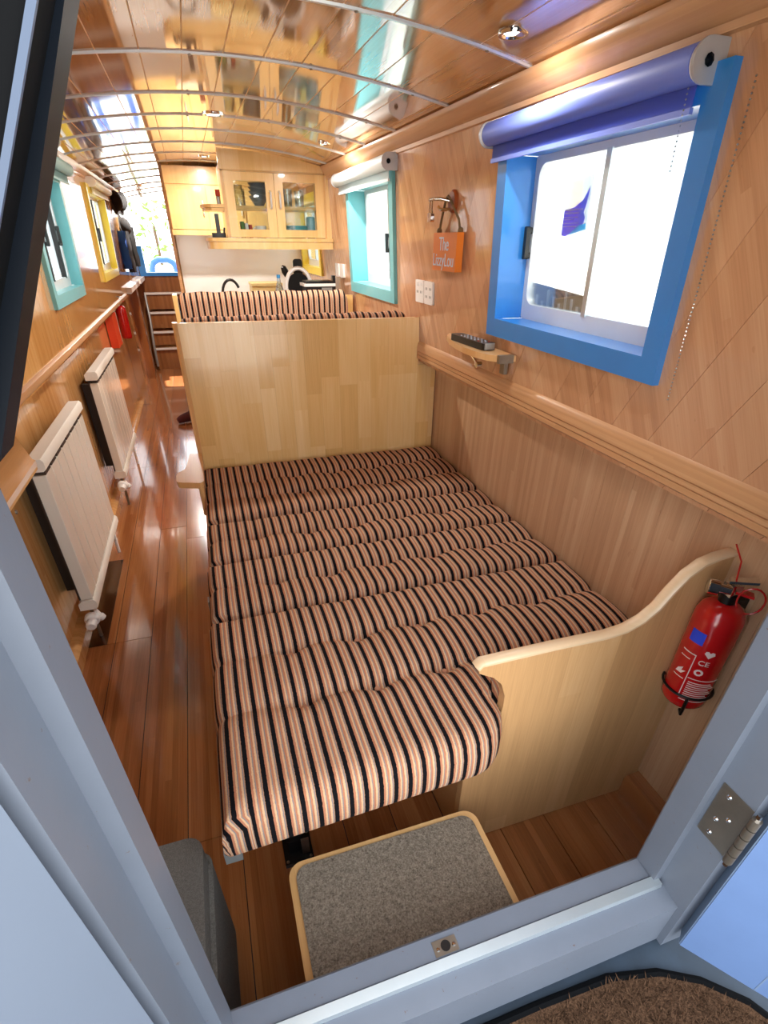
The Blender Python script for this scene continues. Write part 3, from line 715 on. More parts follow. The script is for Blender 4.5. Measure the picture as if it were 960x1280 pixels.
# dinette behind the bulkhead
def seatback(lbl, x0, x1, y0, y1, z0, z1, name='back_cushion'):
    bm = BM(); uvl = bm.loops.layers.uv.new('UVMap'); n = 60; rows = []
    yc = (y0 + y1) / 2; hy = (y1 - y0) / 2
    prof = []
    for i in range(15):
        a = PI * i / 14; prof.append((yc - hy * math.cos(a), z1 - hy + hy * math.sin(a)))
    prof = [(y0, z0)] + prof + [(y1, z0)]
    for i in range(n + 1):
        x = x0 + (x1 - x0) * i / n; e = min(x - x0, x1 - x); dr = 0 if e > .04 else (.04 - math.sqrt(max(0, .0016 - (.04 - e) ** 2))) * .9
        rows.append([bm.verts.new((x, y, z - (dr if z > z0 else 0) + .003 * math.sin(x * 37))) for y, z in prof])
    U = {}
    for r_ in rows:
        acc = 0
        for q, v in enumerate(r_):
            if q: acc += (v.co - r_[q - 1].co).length
            U[v] = (v.co.x, acc)
    for p, q in zip(rows, rows[1:]):
        for k in range(len(prof) - 1): bm.faces.new((p[k], p[k + 1], q[k + 1], q[k]))
    bm.faces.new(rows[0]); bm.faces.new(rows[-1][::-1])
    for f in bm.faces:
        for l in f.loops: l[uvl].uv = U[l.vert]
    t = thing(name, lbl, 'cushion', ((x0 + x1) / 2, yc, z0), 'striped dinette back cushions'); obj('cover', bm, 'stripe', t, smooth=True); return t
seatback('striped dinette back cushion showing just above the maple bulkhead', -.09, .97, 2.56, 2.68, .62, 1.215)
seatback('striped dinette back cushion facing the camera in front of the galley', -.10, .93, 3.60, 3.70, .55, 1.235)
db = thing('dinette_bench', 'wooden dinette bench with back panel in front of the galley', 'bench', (.45, 3.65, 0))
obj('back_panel', bx(-.10, .99, 3.705, 3.73, 0, 1.20), 'oak', db, bevel=.003)
obj('end_post', bx(-.128, -.104, 3.58, 3.72, .0, 1.225), 'oak', db, bevel=.008)
obj('seat_box', bx(-.10, 1.0, 3.28, 3.60, 0, .44), 'oak', db, bevel=.003)
db2 = thing('dinette_bench', 'wooden dinette bench hidden behind the maple bulkhead', 'bench', (.45, 2.7, 0))
obj('seat_box', bx(-.09, 1.0, 2.56, 2.98, 0, .44), 'oak', db2, bevel=.003)
obj('seat_cushion', bx(-.09, 1.0, 2.69, 2.99, .44, .54), 'hat', db2, bevel=.02)
# knitted slipper boot on the floor
kb = thing('slipper_boot', 'dark red knitted slipper boot standing on the aisle floor', 'slipper', (-.27, 5.3, 0))
bm = BM(); spine = [((-.36, 5.30, .030), .024), ((-.33, 5.31, .040), .036), ((-.29, 5.33, .048), .042), ((-.24, 5.35, .055), .046), ((-.20, 5.37, .08), .050), ((-.19, 5.38, .14), .046), ((-.19, 5.38, .22), .045), ((-.19, 5.38, .26), .047)]
tube(bm, [p for p, r in spine], 0, 14, radii=[r for p, r in spine])
for v in bm.verts: v.co.z = max(v.co.z, .002)
obj('knitted_upper', bm, 'knit', kb, smooth=True)
obj('cuff', la([(.050, 0), (.053, .006), (.053, .02), (.048, .026), (.044, .02), (.044, 0)], o=(-.19, 5.38, .25), seg=16), 'knit', kb, smooth=True)

# ------------------------------------------------------------------ radiators
def radiator(lbl, y0, y1, z0, z1):
    t = thing('radiator', lbl, 'radiator', (-.66, (y0 + y1) / 2, 0), 'cream panel radiators on the left wall')
    xf = -.628
    hexp = [(xf - .060, 0), (xf - .060, .032), (xf - .044, .046), (xf + .002, .046), (xf + .010, .036), (xf + .010, .008), (xf, 0)]
    obj('top_cap', pr([(a, b + z1 - .044) for a, b in hexp], lambda a, b, t_: (a, t_, b), y0, y1), 'radcap', t, bevel=.002)
    obj('bottom_header', pr([(a, b + z0) for a, b in hexp], lambda a, b, t_: (a, t_, b), y0, y1), 'radcap', t, bevel=.002)
    n = 8; w = (y1 - y0 - .012) / n
    for k in range(n):
        ya = y0 + .006 + k * w
        pts = [(xf - .045, ya + .0035), (xf - .003, ya + .0035), (xf, ya + .007), (xf, ya + w - .007), (xf - .003, ya + w - .0035), (xf - .045, ya + w - .0035)]
        obj('fin', pr(pts, XY, z0 + .05, z1 - .062), 'rad', t)
        obj('vent_gap', bx(xf - .04, xf - .001, ya + w * .12, ya + w * .88, z1 - .062, z1 - .043), 'radgap', t)
    obj('back_plate', bx(xf - .052, xf - .046, y0 + .006, y1 - .006, z0 + .05, z1 - .05), 'radgap', t)
    for y in (y0 + .1, y1 - .1): obj('wall_bracket', bx(-.735, xf - .05, y - .015, y + .015, z0 + .06, z1 - .08), 'radgap', t)
    bm = lathe(BM(), [(0, 0), (.026, 0), (.030, .006), (.030, .026), (.026, .032), (.022, .034), (.021, .062), (.018, .068), (0, .068)], o=(xf - .028, y0 + .015, z0 - .045), ax=(0, -1, -.15), seg=20)
    v = obj('thermostat_valve', bm, 'white', t, smooth=True)
    bm = lathe(BM(), [(0, 0), (.013, 0), (.013, .03), (.018, .032), (.018, .05), (.010, .055), (0, .055)], o=(xf - .02, y0 + .035, z0 - .03), ax=(.5, -.1, -1), seg=14)
    obj('valve_union', bm, 'white', v, smooth=True)
    obj('supply_pipe', tb([(xf - .028, y0 + .03, z0 + .01), (xf - .028, y0 + .03, z0 - .05), (xf - .028, y0 + .035, .001)], .008, 10), 'steel', t, smooth=True)
    obj('return_pipe', tb([(xf - .028, y1 - .03, z0 + .01), (xf - .028, y1 - .03, .001)], .009, 10), 'white', t, smooth=True)
    return t
radiator('cream panel radiator nearest the doorway on the left wall', 2.04, 2.88, .17, .835)
radiator('farther cream panel radiator on the left wall beside the aisle', 3.475, 4.32, .20, .85)
tag(obj('recess_shade_strip', bx(-.699, -.625, 2.0, 2.75, .0004, .0022), 'floorshade'), 'dark strip painting the shaded floor recess beneath the near radiator valve', 'shade strip')  # dark strip puts the shade of a floor recess into colour

# ------------------------------------------------------------------ small things on the right wall
def fw(y, z, d): return (XRU(z) - d, y, z)      # d = distance off the wall
sg = thing('hanging_sign', 'orange wooden name sign hanging by rope from a wall hook', 'sign', fw(2.2, 1.40, .02))
ya, yb, za, zb = 2.05, 2.27, 1.402, 1.528
rotm = Matrix.Rotation(0, 4, 'Z')
def SG(a, b, t): return (XRU(1.46) - .012 - t, a, b)
obj('board', prism(BM(), [(ya, za), (yb, za), (yb, zb), (ya, zb)], SG, 0, .028), 'orange', sg, bevel=.003)
for s, z, sz in (('The', 1.470, .064), ('LizzyLou', 1.418, .062)):
    obj('lettering', text_bm(s, sz, lambda x, y, zz, z=z: SG(2.165 - x * .92, z + y, .0284 + zz)), 'silver', sg)
obj('rope', tb([SG(yb - .012, zb - .002, .01), SG(yb - .03, zb + .04, .012), SG(2.185, 1.632, .022), SG(2.165, 1.640, .022), SG(2.15, 1.632, .022), SG(ya + .03, zb + .04, .012), SG(ya + .012, zb - .002, .01)], .0045, 7), 'rope', sg, smooth=True)
for y in (ya + .012, yb - .012): obj('rope_knot', la([(0, -.010), (.009, -.006), (.011, 0), (.008, .008), (0, .011)], o=SG(y, zb + .006, .01), seg=9), 'rope', sg, smooth=True)
hk = thing('wall_hook', 'chrome wall hook on a round wooden base above the orange sign', 'hook', fw(2.165, 1.62, .01))
obj('wooden_base', la([(0, 0), (.036, 0), (.036, .008), (.030, .014), (0, .014)], o=fw(2.165, 1.625, .0), ax=(-1, 0, 0), seg=24), 'signside', hk, smooth=True)
obj('arm', tb([fw(2.165, 1.625, .012), fw(2.18, 1.632, .05), fw(2.235, 1.634, .055), fw(2.275, 1.634, .055)], .006, 10), 'chrome', hk, smooth=True)
obj('peg', tb([fw(2.165, 1.60, .012), fw(2.19, 1.60, .045), fw(2.20, 1.61, .05)], .006, 8), 'chrome', hk, smooth=True)
pk = thing('padlock', 'small steel padlock hanging on the chrome wall hook', 'padlock', fw(2.262, 1.565, .055))
obj('lock_body', prism(BM(), rrect(2.244, 2.280, 1.562, 1.592, .005, 3), lambda a, b, t: (XRU(1.58) - .048 - t, a, b), 0, .014), 'chrome', pk, bevel=.001)
obj('shackle', tb([(XRU(1.6) - .055, 2.250, 1.59)] + [(XRU(1.6) - .055, 2.262 - .012 * math.cos(a), 1.622 + .012 * math.sin(a)) for a in [PI * i / 6 for i in range(7)]] + [(XRU(1.6) - .055, 2.274, 1.59)], .0032, 7), 'chrome', pk, smooth=True)
for i, (a, b, lb) in enumerate(((2.452, 2.548, 'white double wall socket nearer the dinette, left of its twin'), (2.345, 2.441, 'white double wall socket under the orange sign, right of its twin'))):
    t = thing('wall_socket', lb, 'socket', fw((a + b) / 2, 1.31, 0), 'white sockets on the right wall')
    za, zb = 1.262, 1.352
    pf = lambda p, q, d: (XRU(q) - d, p, q)
    obj('plate', prism(BM(), rrect(a, b, za, zb, .006, 3), pf, 0, .009), 'socket', t, bevel=.002)
    for yy in (a + .026, b - .026):
        for zz in ((1.292, 1.323) if i else (1.305,)):
            for k in (-1, 1): obj('slot', prism(BM(), rrect(yy + k * .007 - .002, yy + k * .007 + .002, zz - .005, zz + .005, .001, 2), pf, .009, .0095), 'dark', t)
        if not i: obj('rocker', prism(BM(), rrect(yy - .006, yy + .006, 1.328, 1.344, .002, 2), pf, .009, .012), 'white', t)
# folding shelf + remote
sh = thing('wall_shelf', 'small half round wooden shelf on a chrome bracket below the blue window', 'shelf', fw(1.86, 1.16, .05))
pts = [(1.0, 1.615), (1.0, 2.13), (.985, 2.135), (.955, 2.09), (.925, 2.00), (.906, 1.90), (.897, 1.80), (.900, 1.72), (.915, 1.655), (.945, 1.622)]
obj('board', pr(pts, XY, 1.160, 1.180), 'maple_y', sh, bevel=.004)
obj('bracket_arm', tb([(.985, 1.99, 1.158), (.975, 1.93, 1.150), (.955, 1.82, 1.128), (.95, 1.79, 1.122)], .005, 8), 'chrome', sh, smooth=True)
obj('bracket_joint', la([(0, -.012), (.011, -.010), (.011, .010), (0, .012)], o=(.95, 1.785, 1.122), ax=(1, 0, 0), seg=12), 'chrome', sh, smooth=True)
obj('wall_plate', bx(.985, .999, 1.66, 1.69, 1.11, 1.16), 'steel', sh, bevel=.002)
obj('hinge_clip', bx(.93, .985, 1.605, 1.62, 1.158, 1.184), 'steel', sh, bevel=.002)
rm = thing('remote_control', 'black television remote lying on the small wooden shelf', 'remote', (.945, 1.85, 1.181))
cr, sr = math.cos(.04), math.sin(.04)
def RM(a, b, t): return (.948 + a * cr - b * sr, 1.85 + a * sr + b * cr, 1.181 + t)
obj('body', prism(BM(), rrect(-.026, .026, -.13, .13, .015, 4), RM, 0, .022), 'black', rm, bevel=.005)
for r_ in range(7):
    for c_ in (-1, 0, 1):
        obj('button', prism(BM(), rrect(c_ * .014 - .003, c_ * .014 + .003, -.10 + r_ * .026, -.093 + r_ * .026, .002, 2), RM, .0215, .0245), 'spicer' if (r_ == 0 and c_ == 1) or (r_ == 1 and c_ == -1) else 'silver', rm)
obj('end_cap', prism(BM(), rrect(-.020, .020, -.1325, -.124, .004, 3), RM, .003, .0225), 'grey', rm, bevel=.002)

# ------------------------------------------------------------------ extinguishers
def extinguisher(lbl, c, r, z0, z1, grp, face, detail=True):
    x, y = c; t = thing('fire_extinguisher', lbl, 'extinguisher', (x, y, z0), grp); H = z1 - z0
    obj('cylinder', la([(0, 0), (r * .86, 0), (r * .97, .008), (r, .022), (r, H - r * .95), (r * .96, H - r * .6), (r * .82, H - r * .3), (r * .55, H - r * .08), (r * .32, H), (0, H)], o=(x, y, z0), seg=32), 'red', t, smooth=True)
    obj('neck', la([(r * .34, -.004), (r * .34, .02), (r * .26, .024), (0, .024)], o=(x, y, z1), seg=16), 'blackm', t, smooth=True)
    vb = obj('valve', bx(x - .016, x + .016, y - .013, y + .013, z1 + .02, z1 + .05), 'chrome', t, bevel=.004)
    obj('gauge', la([(0, 0), (.011, 0), (.011, .022), (.018, .024), (.018, .044), (.013, .048), (0, .048)], o=(x - .012, y - .006, z1 + .036), ax=(-face[0] * 0 + face[1], -face[0], 0), seg=18), 'chrome', vb, smooth=True)
    fx, fy = face
    sx, sy = -fy, fx
    def lever(zb, l, dz): return prism(BM(), [(-.012, 0), (l, dz), (l, dz + .006), (-.012, .007)], lambda a, b, q: (x + sx * a + fx * q, y + sy * a + fy * q, zb + b), -.011, .011)
    obj('lever', lever(z1 + .05, .042, .012), 'chrome', t, bevel=.001)
    obj('carry_handle', lever(z1 + .03, .045, -.006), 'red', t, bevel=.001)
    pass
    if detail:
        ring = [(x + sx * .04 + .026 * math.cos(a) * sx + fx * .014, y + sy * .04 + .026 * math.cos(a) * sy + fy * .014, z1 + .02 + .034 * math.sin(a)) for a in [2 * PI * i / 20 for i in range(21)]]
        obj('pull_ring', tb(ring, .0022, 6), 'red', t, smooth=True)
        obj('seal_tag', tb([(x, y, z1 + .06), (x + .004, y + .01, z1 + .10), (x - .006, y + .03, z1 + .135)], .002, 6), 'red', t)
        def on_cyl(u, v, d): a = math.atan2(fy, fx) + u / r; return (x + (r + d) * math.cos(a), y + (r + d) * math.sin(a), z0 + v)
        def patch(name, u0, u1, v0, v1, m, d=.0008):
            bm = BM(); n = max(1, int((u1 - u0) / .008)); rows = [[bm.verts.new(on_cyl(u0 + (u1 - u0) * i / n, v, dd)) for v, dd in ((v0, d), (v1, d), (v1, 0), (v0, 0))] for i in range(n + 1)]
            for p, q in zip(rows, rows[1:]):
                for k in range(4): bm.faces.new((p[k], p[(k + 1) % 4], q[(k + 1) % 4], q[k]))
            bm.faces.new(rows[0]); bm.faces.new(rows[-1][::-1]); obj(name, bm, m, t)
        patch('blue_panel', -.052, -.018, H * .66, H * .77, 'labelb')
        patch('label_line', -.022, -.020, H * .14, H * .56, 'labelw'); patch('label_line', -.055, -.02, H * .555, H * .563, 'labelw')
        patch('label_line', -.055, -.022, H * .14, H * .147, 'labelw'); patch('label_line', -.055, -.026, H * .30, H * .306, 'labelw'); patch('label_line', -.055, -.03, H * .50, H * .506, 'labelw')
        for k in range(9): patch('print_line', -.014, .05 - .006 * (k % 3), H * (.13 + .021 * k), H * (.137 + .021 * k), 'labelw')
        patch('label_line', -.018, .056, H * .335, H * .341, 'labelw'); patch('label_line', -.018, .056, H * .105, H * .111, 'labelw')
        obj('mark', text_bm('CE', .020, lambda a, b, q: on_cyl(.0 + a, H * .49 + b, .0008 + q)), 'labelw', t)
        bm = BM()
        for k in range(12):
            a0, a1 = 2 * PI * k / 12, 2 * PI * (k + 1) / 12
            q = [on_cyl(-.002 + rr * math.cos(a), H * .415 + rr * math.sin(a), .001) for rr, a in ((.005, a0), (.010, a0), (.010, a1), (.005, a1))]
            bm.faces.new([bm.verts.new(c_) for c_ in q])
        obj('round_mark', bm, 'labelw', t)
        obj('heart_mark', prism(BM(), [(0, -.010), (.011, .002), (.009, .009), (.004, .010), (0, .006), (-.004, .010), (-.009, .009), (-.011, .002)], lambda a, b, q: on_cyl(.004 + a, H * .60 + b, q), .0004, .001), 'labelw', t)
        obj('flame_mark', prism(BM(), [(-.012, 0), (.004, .002), (.012, .014), (.002, .010), (.004, .022), (-.008, .012)], lambda a, b, q: on_cyl(-.04 + a, H * .335 + b, q), .0004, .001), 'labelw', t)
        bm = BM(); band = [on_cyl(u, .045, .004) for u in [(-1.9 + 3.8 * i / 16) * r for i in range(17)]]
        tube(bm, band, .0035, 6); tube(bm, [on_cyl(0, .047, .004), on_cyl(0, .0, .006), on_cyl(0, -.012, .004), on_cyl(0, -.018, -.02)], .004, 6)
        obj('strap', bm, 'blackm', t, smooth=True)
        obj('back_bracket', bx(x + .01, XRL, y - .012, y + .03, z0 - .01, z1), 'blackm', t, bevel=.002)
    return t
extinguisher('large red fire extinguisher on the right wall beside the end panel', (1.048, .652), .054, .505, .815, 'fire extinguishers', (-.70, -.71))
extinguisher('small red fire extinguisher on the left wall under the rail', (-.66, 5.62), .045, .73, 1.0, 'fire extinguishers', (.5, -.86), False)
fb = thing('fire_blanket', 'flat red fire blanket case beside the small extinguisher on the left wall', 'case', (-.70, 5.2, .72))
obj('case', bx(-.735, -.675, 5.08, 5.34, .73, 1.02), 'redbox', fb, bevel=.006); obj('side_label', bx(-.736, -.674, 5.341, 5.347, .74, 1.01), 'white', fb)

# ------------------------------------------------------------------ left foreground shelf, pouf, step
ls = thing('corner_shelf', 'pale wooden shelf with chamfered corner on the left wall near the doorway', 'shelf', (-.62, 1.4, .93))
obj('board', pr([(-.665, .80), (-.528, .80), (-.528, 1.685), (-.54, 1.70), (-.665, 2.005)], XY, .936, .952), 'maple_y', ls, bevel=.002)
obj('front_batten', bx(-.540, -.529, .80, 1.68, .927, .9355), 'maple_y', ls, bevel=.002)
obj('screw', la([(0, .004), (.005, .003), (.006, 0)], o=(-.527, 1.405, .915), ax=(1, 0, 0), seg=10), 'steel', ls)
pf_ = thing('pouf', 'grey woven fabric pouf beside the carpeted step', 'pouf', (-.38, .55, 0))
bm = pr(rrect(-.62, -.182, .385, .715, .035, 5), XY, .335, .40); obj('lid', bm, 'pouf', pf_, bevel=.018, seg=3)
bm = pr(rrect(-.61, -.172, .390, .705, .03, 5), XY, .0, .337); obj('base', bm, 'pouf', pf_, bevel=.008)
obj('piping', tb([(a, b, .3365) for a, b in rrect(-.615, -.176, .388, .711, .033, 5)] , .004, 6), 'pouf', pf_, smooth=True)
st = thing('step_box', 'boarding step with grey carpet top and pale wooden rim inside the doorway', 'step', (.23, .5, 0))
obj('rim', pr(rrect(-.016, .474, .37, .670, .035, 6), XY, .215, .25), 'maple_y', st, bevel=.006, seg=3)
obj('carpet_top', pr(rrect(.0, .458, .375, .656, .03, 6), XY, .235, .2555), 'step', st, bevel=.003)
for a, b, c, d in ((.0, .02, .38, .655), (.438, .458, .38, .655), (.02, .438, .635, .655), (.02, .438, .38, .40)): obj('side_board', bx(a, b, c, d, .0, .215), 'maple_dk', st, bevel=.002)

# ------------------------------------------------------------------ galley: wall, cabinet, cupboard
gw = BM(); box(gw, -.10, 1.16, YG, YG + .04, 0, 2.0)
tag(obj('wall_galley', gw, 'oak'), 'pale wooden galley end wall behind the white splashback', 'wall', kind='structure')
tag(obj('wall_corridor', bx(-.10, -.08, YG, YR, 0, 2.0), 'dkwood'), 'corridor side wall past the galley', 'wall', kind='structure')
tag(obj('trim_6', bx(-.112, -.085, YG - .03, YG + .045, 0, 1.97), 'trim', bevel=.006), 'tall wooden edge trim at the corridor end of the galley wall', 'trim', kind='structure')
tag(obj('splashback', bx(-.075, .985, YG - .008, YG - .001, .92, 1.53), 'splash'), 'glossy white splashback behind the galley worktop', 'splashback')
wt = thing('galley_unit', 'galley base unit with worktop behind the far dinette seat', 'kitchen unit', (.6, 5.1, 0))
obj('worktop', bx(-.08, .985, 4.95, 5.44, .90, .93), 'worktop', wt, bevel=.004); obj('worktop', bx(.45, .985, 3.95, 4.95, .90, .93), 'worktop', wt, bevel=.004)
obj('base', bx(-.06, .985, 5.0, 5.44, 0, .90), 'oak', wt); obj('base', bx(.5, .985, 3.98, 5.0, 0, .90), 'oak', wt)
cu = thing('wall_cupboard', 'pale wooden wall cupboard above the splashback next to the corridor', 'cupboard', (.1, 5.3, 1.53))
obj('carcass', bx(-.085, .95, 5.20, YG - .002, 1.525, 1.90), 'oak', cu, bevel=.002)
for a, b in ((-.08, .205), (.215, .50), (.51, .80)):
    d = obj('door', bx(a, b, 5.18, 5.20, 1.565, 1.84), 'oak', cu, bevel=.004)
    obj('handle', tb([(b - .03, 5.165, 1.66), (b - .03, 5.155, 1.67), (b - .03, 5.155, 1.74), (b - .03, 5.165, 1.75)], .005, 8), 'batten', d, smooth=True)
obj('header', bx(-.085, .95, 5.19, 5.21, 1.855, 1.965), 'oak', cu); obj('pelmet', bx(-.088, .95, 5.17, 5.20, 1.525, 1.56), 'oak', cu, bevel=.004)
YC = 4.2
gc = thing('glazed_cupboard', 'pale wooden wall cupboard with two glass doors above the galley', 'cupboard', (.62, 4.35, 1.44))
obj('side', bx(.275, .293, YC + .02, YC + .35, 1.49, 1.90), 'oak', gc, bevel=.002); obj('side', bx(.94, .955, YC + .02, YC + .35, 1.49, 1.88), 'oak', gc, bevel=.002)
obj('back_pane', bx(.29, .94, YC + .342, YC + .346, 1.506, 1.862), 'cabglass', gc); obj('top', bx(.28, .95, YC + .02, YC + .35, 1.862, 1.876), 'oak', gc)  # clear back made up to let light into the cupboard
obj('shelf', bx(.292, .94, YC + .03, YC + .34, 1.668, 1.686), 'oak', gc); obj('bottom', bx(.28, .95, YC + .02, YC + .35, 1.488, 1.506), 'oak', gc)
obj('filler', bx(.952, .985, YC + .012, YC + .03, 1.45, 1.90), 'oak', gc)
pts = [(.27, 1.868), (.97, 1.868)] + [(x, CZ(x, YC) - .004) for x in [.97 - .07 * i for i in range(11)]]
obj('arched_fascia', pr(pts, XZ, YC + .004, YC + .02), 'oak', gc, bevel=.002)
rp = [(.985, YC - .025), (.985, YC + .35), (.135, YC + .35), (.13, YC + .12), (.135, YC + .05), (.155, YC + .0), (.19, YC - .022), (.23, YC - .028)]
obj('bottom_moulding', pr(rp, XY, 1.488, 1.508), 'oak', gc, bevel=.005); rp2 = [(a if a > .5 else a + .008, b + .008 if b < YC + .2 else b) for a, b in rp]
obj('pelmet', pr(rp2, XY, 1.445, 1.486), 'oak', gc, bevel=.004)
for k, (a, b) in enumerate(((.294, .606), (.610, .935))):
    z0, z1 = 1.512, 1.858; sx = .055; g0, g1 = 1.556, 1.814
    d = obj('door', bx(a, a + sx, YC - .002, YC + .018, z0, z1), 'oak', gc, bevel=.003)
    obj('stile', bx(b - sx, b, YC - .002, YC + .018, z0, z1), 'oak', d, bevel=.003)
    obj('rail', bx(a + sx, b - sx, YC - .001, YC + .018, z0, g0), 'oak', d, bevel=.003); obj('rail', bx(a + sx, b - sx, YC - .001, YC + .018, g1, z1), 'oak', d, bevel=.003)
    obj('pane', bx(a + sx, b - sx, YC + .008, YC + .011, g0, g1), 'cabglass', d)
    hx = (b - .028) if k == 0 else (a + .028)
    obj('handle', tb([(hx, YC - .002, 1.672), (hx, YC - .024, 1.68), (hx, YC - .027, 1.69), (hx, YC - .027, 1.745), (hx, YC - .024, 1.755), (hx, YC - .002, 1.763)], .0065, 8), 'batten', d, smooth=True)
cs = thing('quadrant_shelf', 'small rounded open shelf on the corridor side of the glazed cupboard', 'shelf', (.21, 4.3, 1.67))
obj('board', pr([(.274, YC + .02), (.274, YC + .30), (.14, YC + .30), (.13, YC + .2), (.145, YC + .08), (.19, YC + .03)], XY, 1.672, 1.69), 'oak', cs, bevel=.005)
obj('lower_board', pr([(.274, YC + .03), (.274, YC + .30), (.15, YC + .30), (.14, YC + .2), (.155, YC + .09), (.195, YC + .04)], XY, 1.655, 1.671), 'oak', cs, bevel=.004)
ph = thing('cordless_phone', 'black handset standing in its cradle on the cupboard moulding', 'phone', (.225, 4.27, 1.509))
obj('cradle', pr(rrect(.175, .265, 4.25, 4.30, .01, 3), XY, 1.509, 1.535), 'black', ph, bevel=.004); obj('handset', bx(.208, .234, 4.262, 4.285, 1.53, 1.64), 'black', ph, bevel=.006)
obj('antenna', tb([(.255, 4.28, 1.53), (.262, 4.28, 1.565)], .006, 8), 'black', ph)
bo = thing('pill_bottle', 'small red capped bottle on the quadrant shelf', 'bottle', (.25, 4.3, 1.69))
obj('body', la([(0, 0), (.014, 0), (.014, .04), (.010, .044), (0, .044)], o=(.25, 4.3, 1.691), seg=14), 'grey', bo, smooth=True); obj('cap', la([(0, 0), (.015, 0), (.015, .035), (0, .035)], o=(.25, 4.3, 1.735), seg=14), 'spicer', bo, smooth=True)
# contents of the glazed cupboard
def vessel(name, lbl, cat, prof, o, m, extra=None):
    t = thing(name, lbl, cat, o); obj('body', la(prof, o=o, seg=20), m, t, smooth=True)
    if extra: extra(t, Vector(o))
    return t
def stack(t, o):
    for k in range(3): obj('bowl', la([(.030, .02), (.062, .055 + .0), (.064, .06), (.060, .056), (.028, .026)], o=o + Vector((0, 0, .022 * (k + 1))), seg=20), 'bowl', t, smooth=True)
def mugh(t, o): obj('mug_handle', tb([o + Vector((-.036 - .020 * math.sin(a), -.02, .035 - .026 * math.cos(a))) for a in [PI * i / 8 for i in range(9)]], .005, 7), 'mug', t, smooth=True)
ym = YC + .12
vessel('bowl_stack', 'stack of slate grey bowls on the upper shelf of the glazed cupboard', 'bowls', [(0, 0), (.03, 0), (.032, .006), (.062, .05), (.064, .056), (.058, .052), (.028, .01), (0, .01)], (.515, ym, 1.687), 'bowl', stack)
vessel('storage_jar', 'clear glass jar at the left of the upper cupboard shelf', 'jar', [(0, 0), (.036, 0), (.038, .01), (.038, .08), (.028, .095), (.028, .11), (.032, .112), (0, .114)], (.385, ym, 1.687), 'jar')
vessel('white_mug', 'white mug on the lower shelf behind the left glass door', 'mug', [(0, 0), (.030, 0), (.036, .02), (.037, .07), (.034, .07), (.032, .02), (0, .012)], (.505, ym - .04, 1.507), 'mug', mugh)
vessel('drinking_glass', 'tall clear glass on the upper shelf behind the right glass door', 'glass', [(0, 0), (.028, 0), (.033, .10), (.031, .10), (.026, .008), (0, .008)], (.71, ym, 1.687), 'jar')
vessel('drinking_glass', 'second clear glass on the upper shelf, right of the tall one', 'glass', [(0, 0), (.03, 0), (.034, .09), (.032, .09), (.027, .008), (0, .008)], (.79, ym, 1.687), 'jar')
vessel('teal_dish', 'wide teal serving dish on the lower shelf behind the right glass door', 'dish', [(0, 0), (.07, 0), (.085, .02), (.088, .075), (.083, .075), (.078, .02), (0, .01)], (.745, ym, 1.507), 'tealp')
vessel('teal_canister', 'tall teal canister beside the serving dish in the glazed cupboard', 'canister', [(0, 0), (.028, 0), (.03, .005), (.03, .12), (.026, .128), (0, .13)], (.86, ym, 1.507), 'tealp')
for k, (m, lb) in enumerate((('spice', 'green spice packet leaning in the lower left of the glazed cupboard'), ('white', 'white spice packet between two coloured packets in the glazed cupboard'), ('spicer', 'red spice packet next to the white mug in the glazed cupboard'))):
    tag(obj('spice_packet', bx(.375 + k * .026, .395 + k * .026, ym - .05, ym + .05, 1.507, 1.60 - .008 * k, mtx=None), m, bevel=.003), lb, 'packet')

# galley clutter on the worktop
kt = thing('kettle', 'steel kettle with black arched handle on the galley worktop', 'kettle', (.30, 5.12, .931))
obj('body', la([(0, 0), (.085, 0), (.095, .02), (.09, .09), (.065, .145), (.035, .165), (0, .168)], o=(.30, 5.12, .931), seg=24), 'aluw', kt, smooth=True)
obj('handle', tb([(.30 - .075 * math.cos(a), 5.12, 1.095 + .12 * math.sin(a)) for a in [PI * i / 12 for i in range(11)]], .011, 9), 'black', kt, smooth=True)
obj('knob', la([(0, 0), (.012, 0), (.014, .012), (0, .02)], o=(.30, 5.12, 1.099), seg=12), 'black', kt, smooth=True)
obj('spout', tb([(.375, 5.12, 1.01), (.41, 5.12, 1.06), (.425, 5.12, 1.10)], .016, 10, radii=[.02, .015, .012]), 'aluw', kt, smooth=True); obj('whistle', la([(0, 0), (.016, 0), (.016, .03), (0, .034)], o=(.423, 5.12, 1.09), ax=(.3, 0, 1), seg=12), 'black', kt, smooth=True)
bn = thing('bread_bin', 'pale wooden bread bin beside the kettle', 'bin', (.6, 5.15, .931)); obj('body', bx(.47, .72, 5.02, 5.28, .931, 1.17), 'breadbin', bn, bevel=.01); obj('lid', bx(.465, .725, 5.015, 5.285, 1.172, 1.192), 'breadbin', bn, bevel=.005)
wb = thing('water_bottle', 'small clear bottle with blue cap beside the dish rack', 'bottle', (.61, 4.4, .931)); obj('body', la([(0, 0), (.03, 0), (.032, .01), (.032, .25), (.014, .31), (.012, .33), (0, .33)], o=(.61, 4.4, .931), seg=16), 'bottle', wb, smooth=True); obj('cap', la([(0, 0), (.014, 0), (.014, .022), (0, .024)], o=(.61, 4.4, 1.262), seg=12), 'bluecap', wb, smooth=True)
pt = thing('plate_pot', 'round white pan standing on edge behind the black appliance', 'pan', (.74, 4.38, .931))
obj('ring', tb([(.755 + .095 * math.cos(a), 4.38, 1.20 + .125 * math.sin(a)) for a in [2 * PI * i / 32 for i in range(33)]], .014, 9), 'white', pt, smooth=True); obj('disc', la([(0, 0), (.085, 0), (.095, .01), (.085, .02), (0, .02)], o=(.755, 4.385, 1.20), ax=(0, 1, 0), seg=28), 'hat', pt, smooth=True)
obj('foot', bx(.72, .79, 4.36, 4.41, .931, 1.08), 'white', pt, bevel=.006)
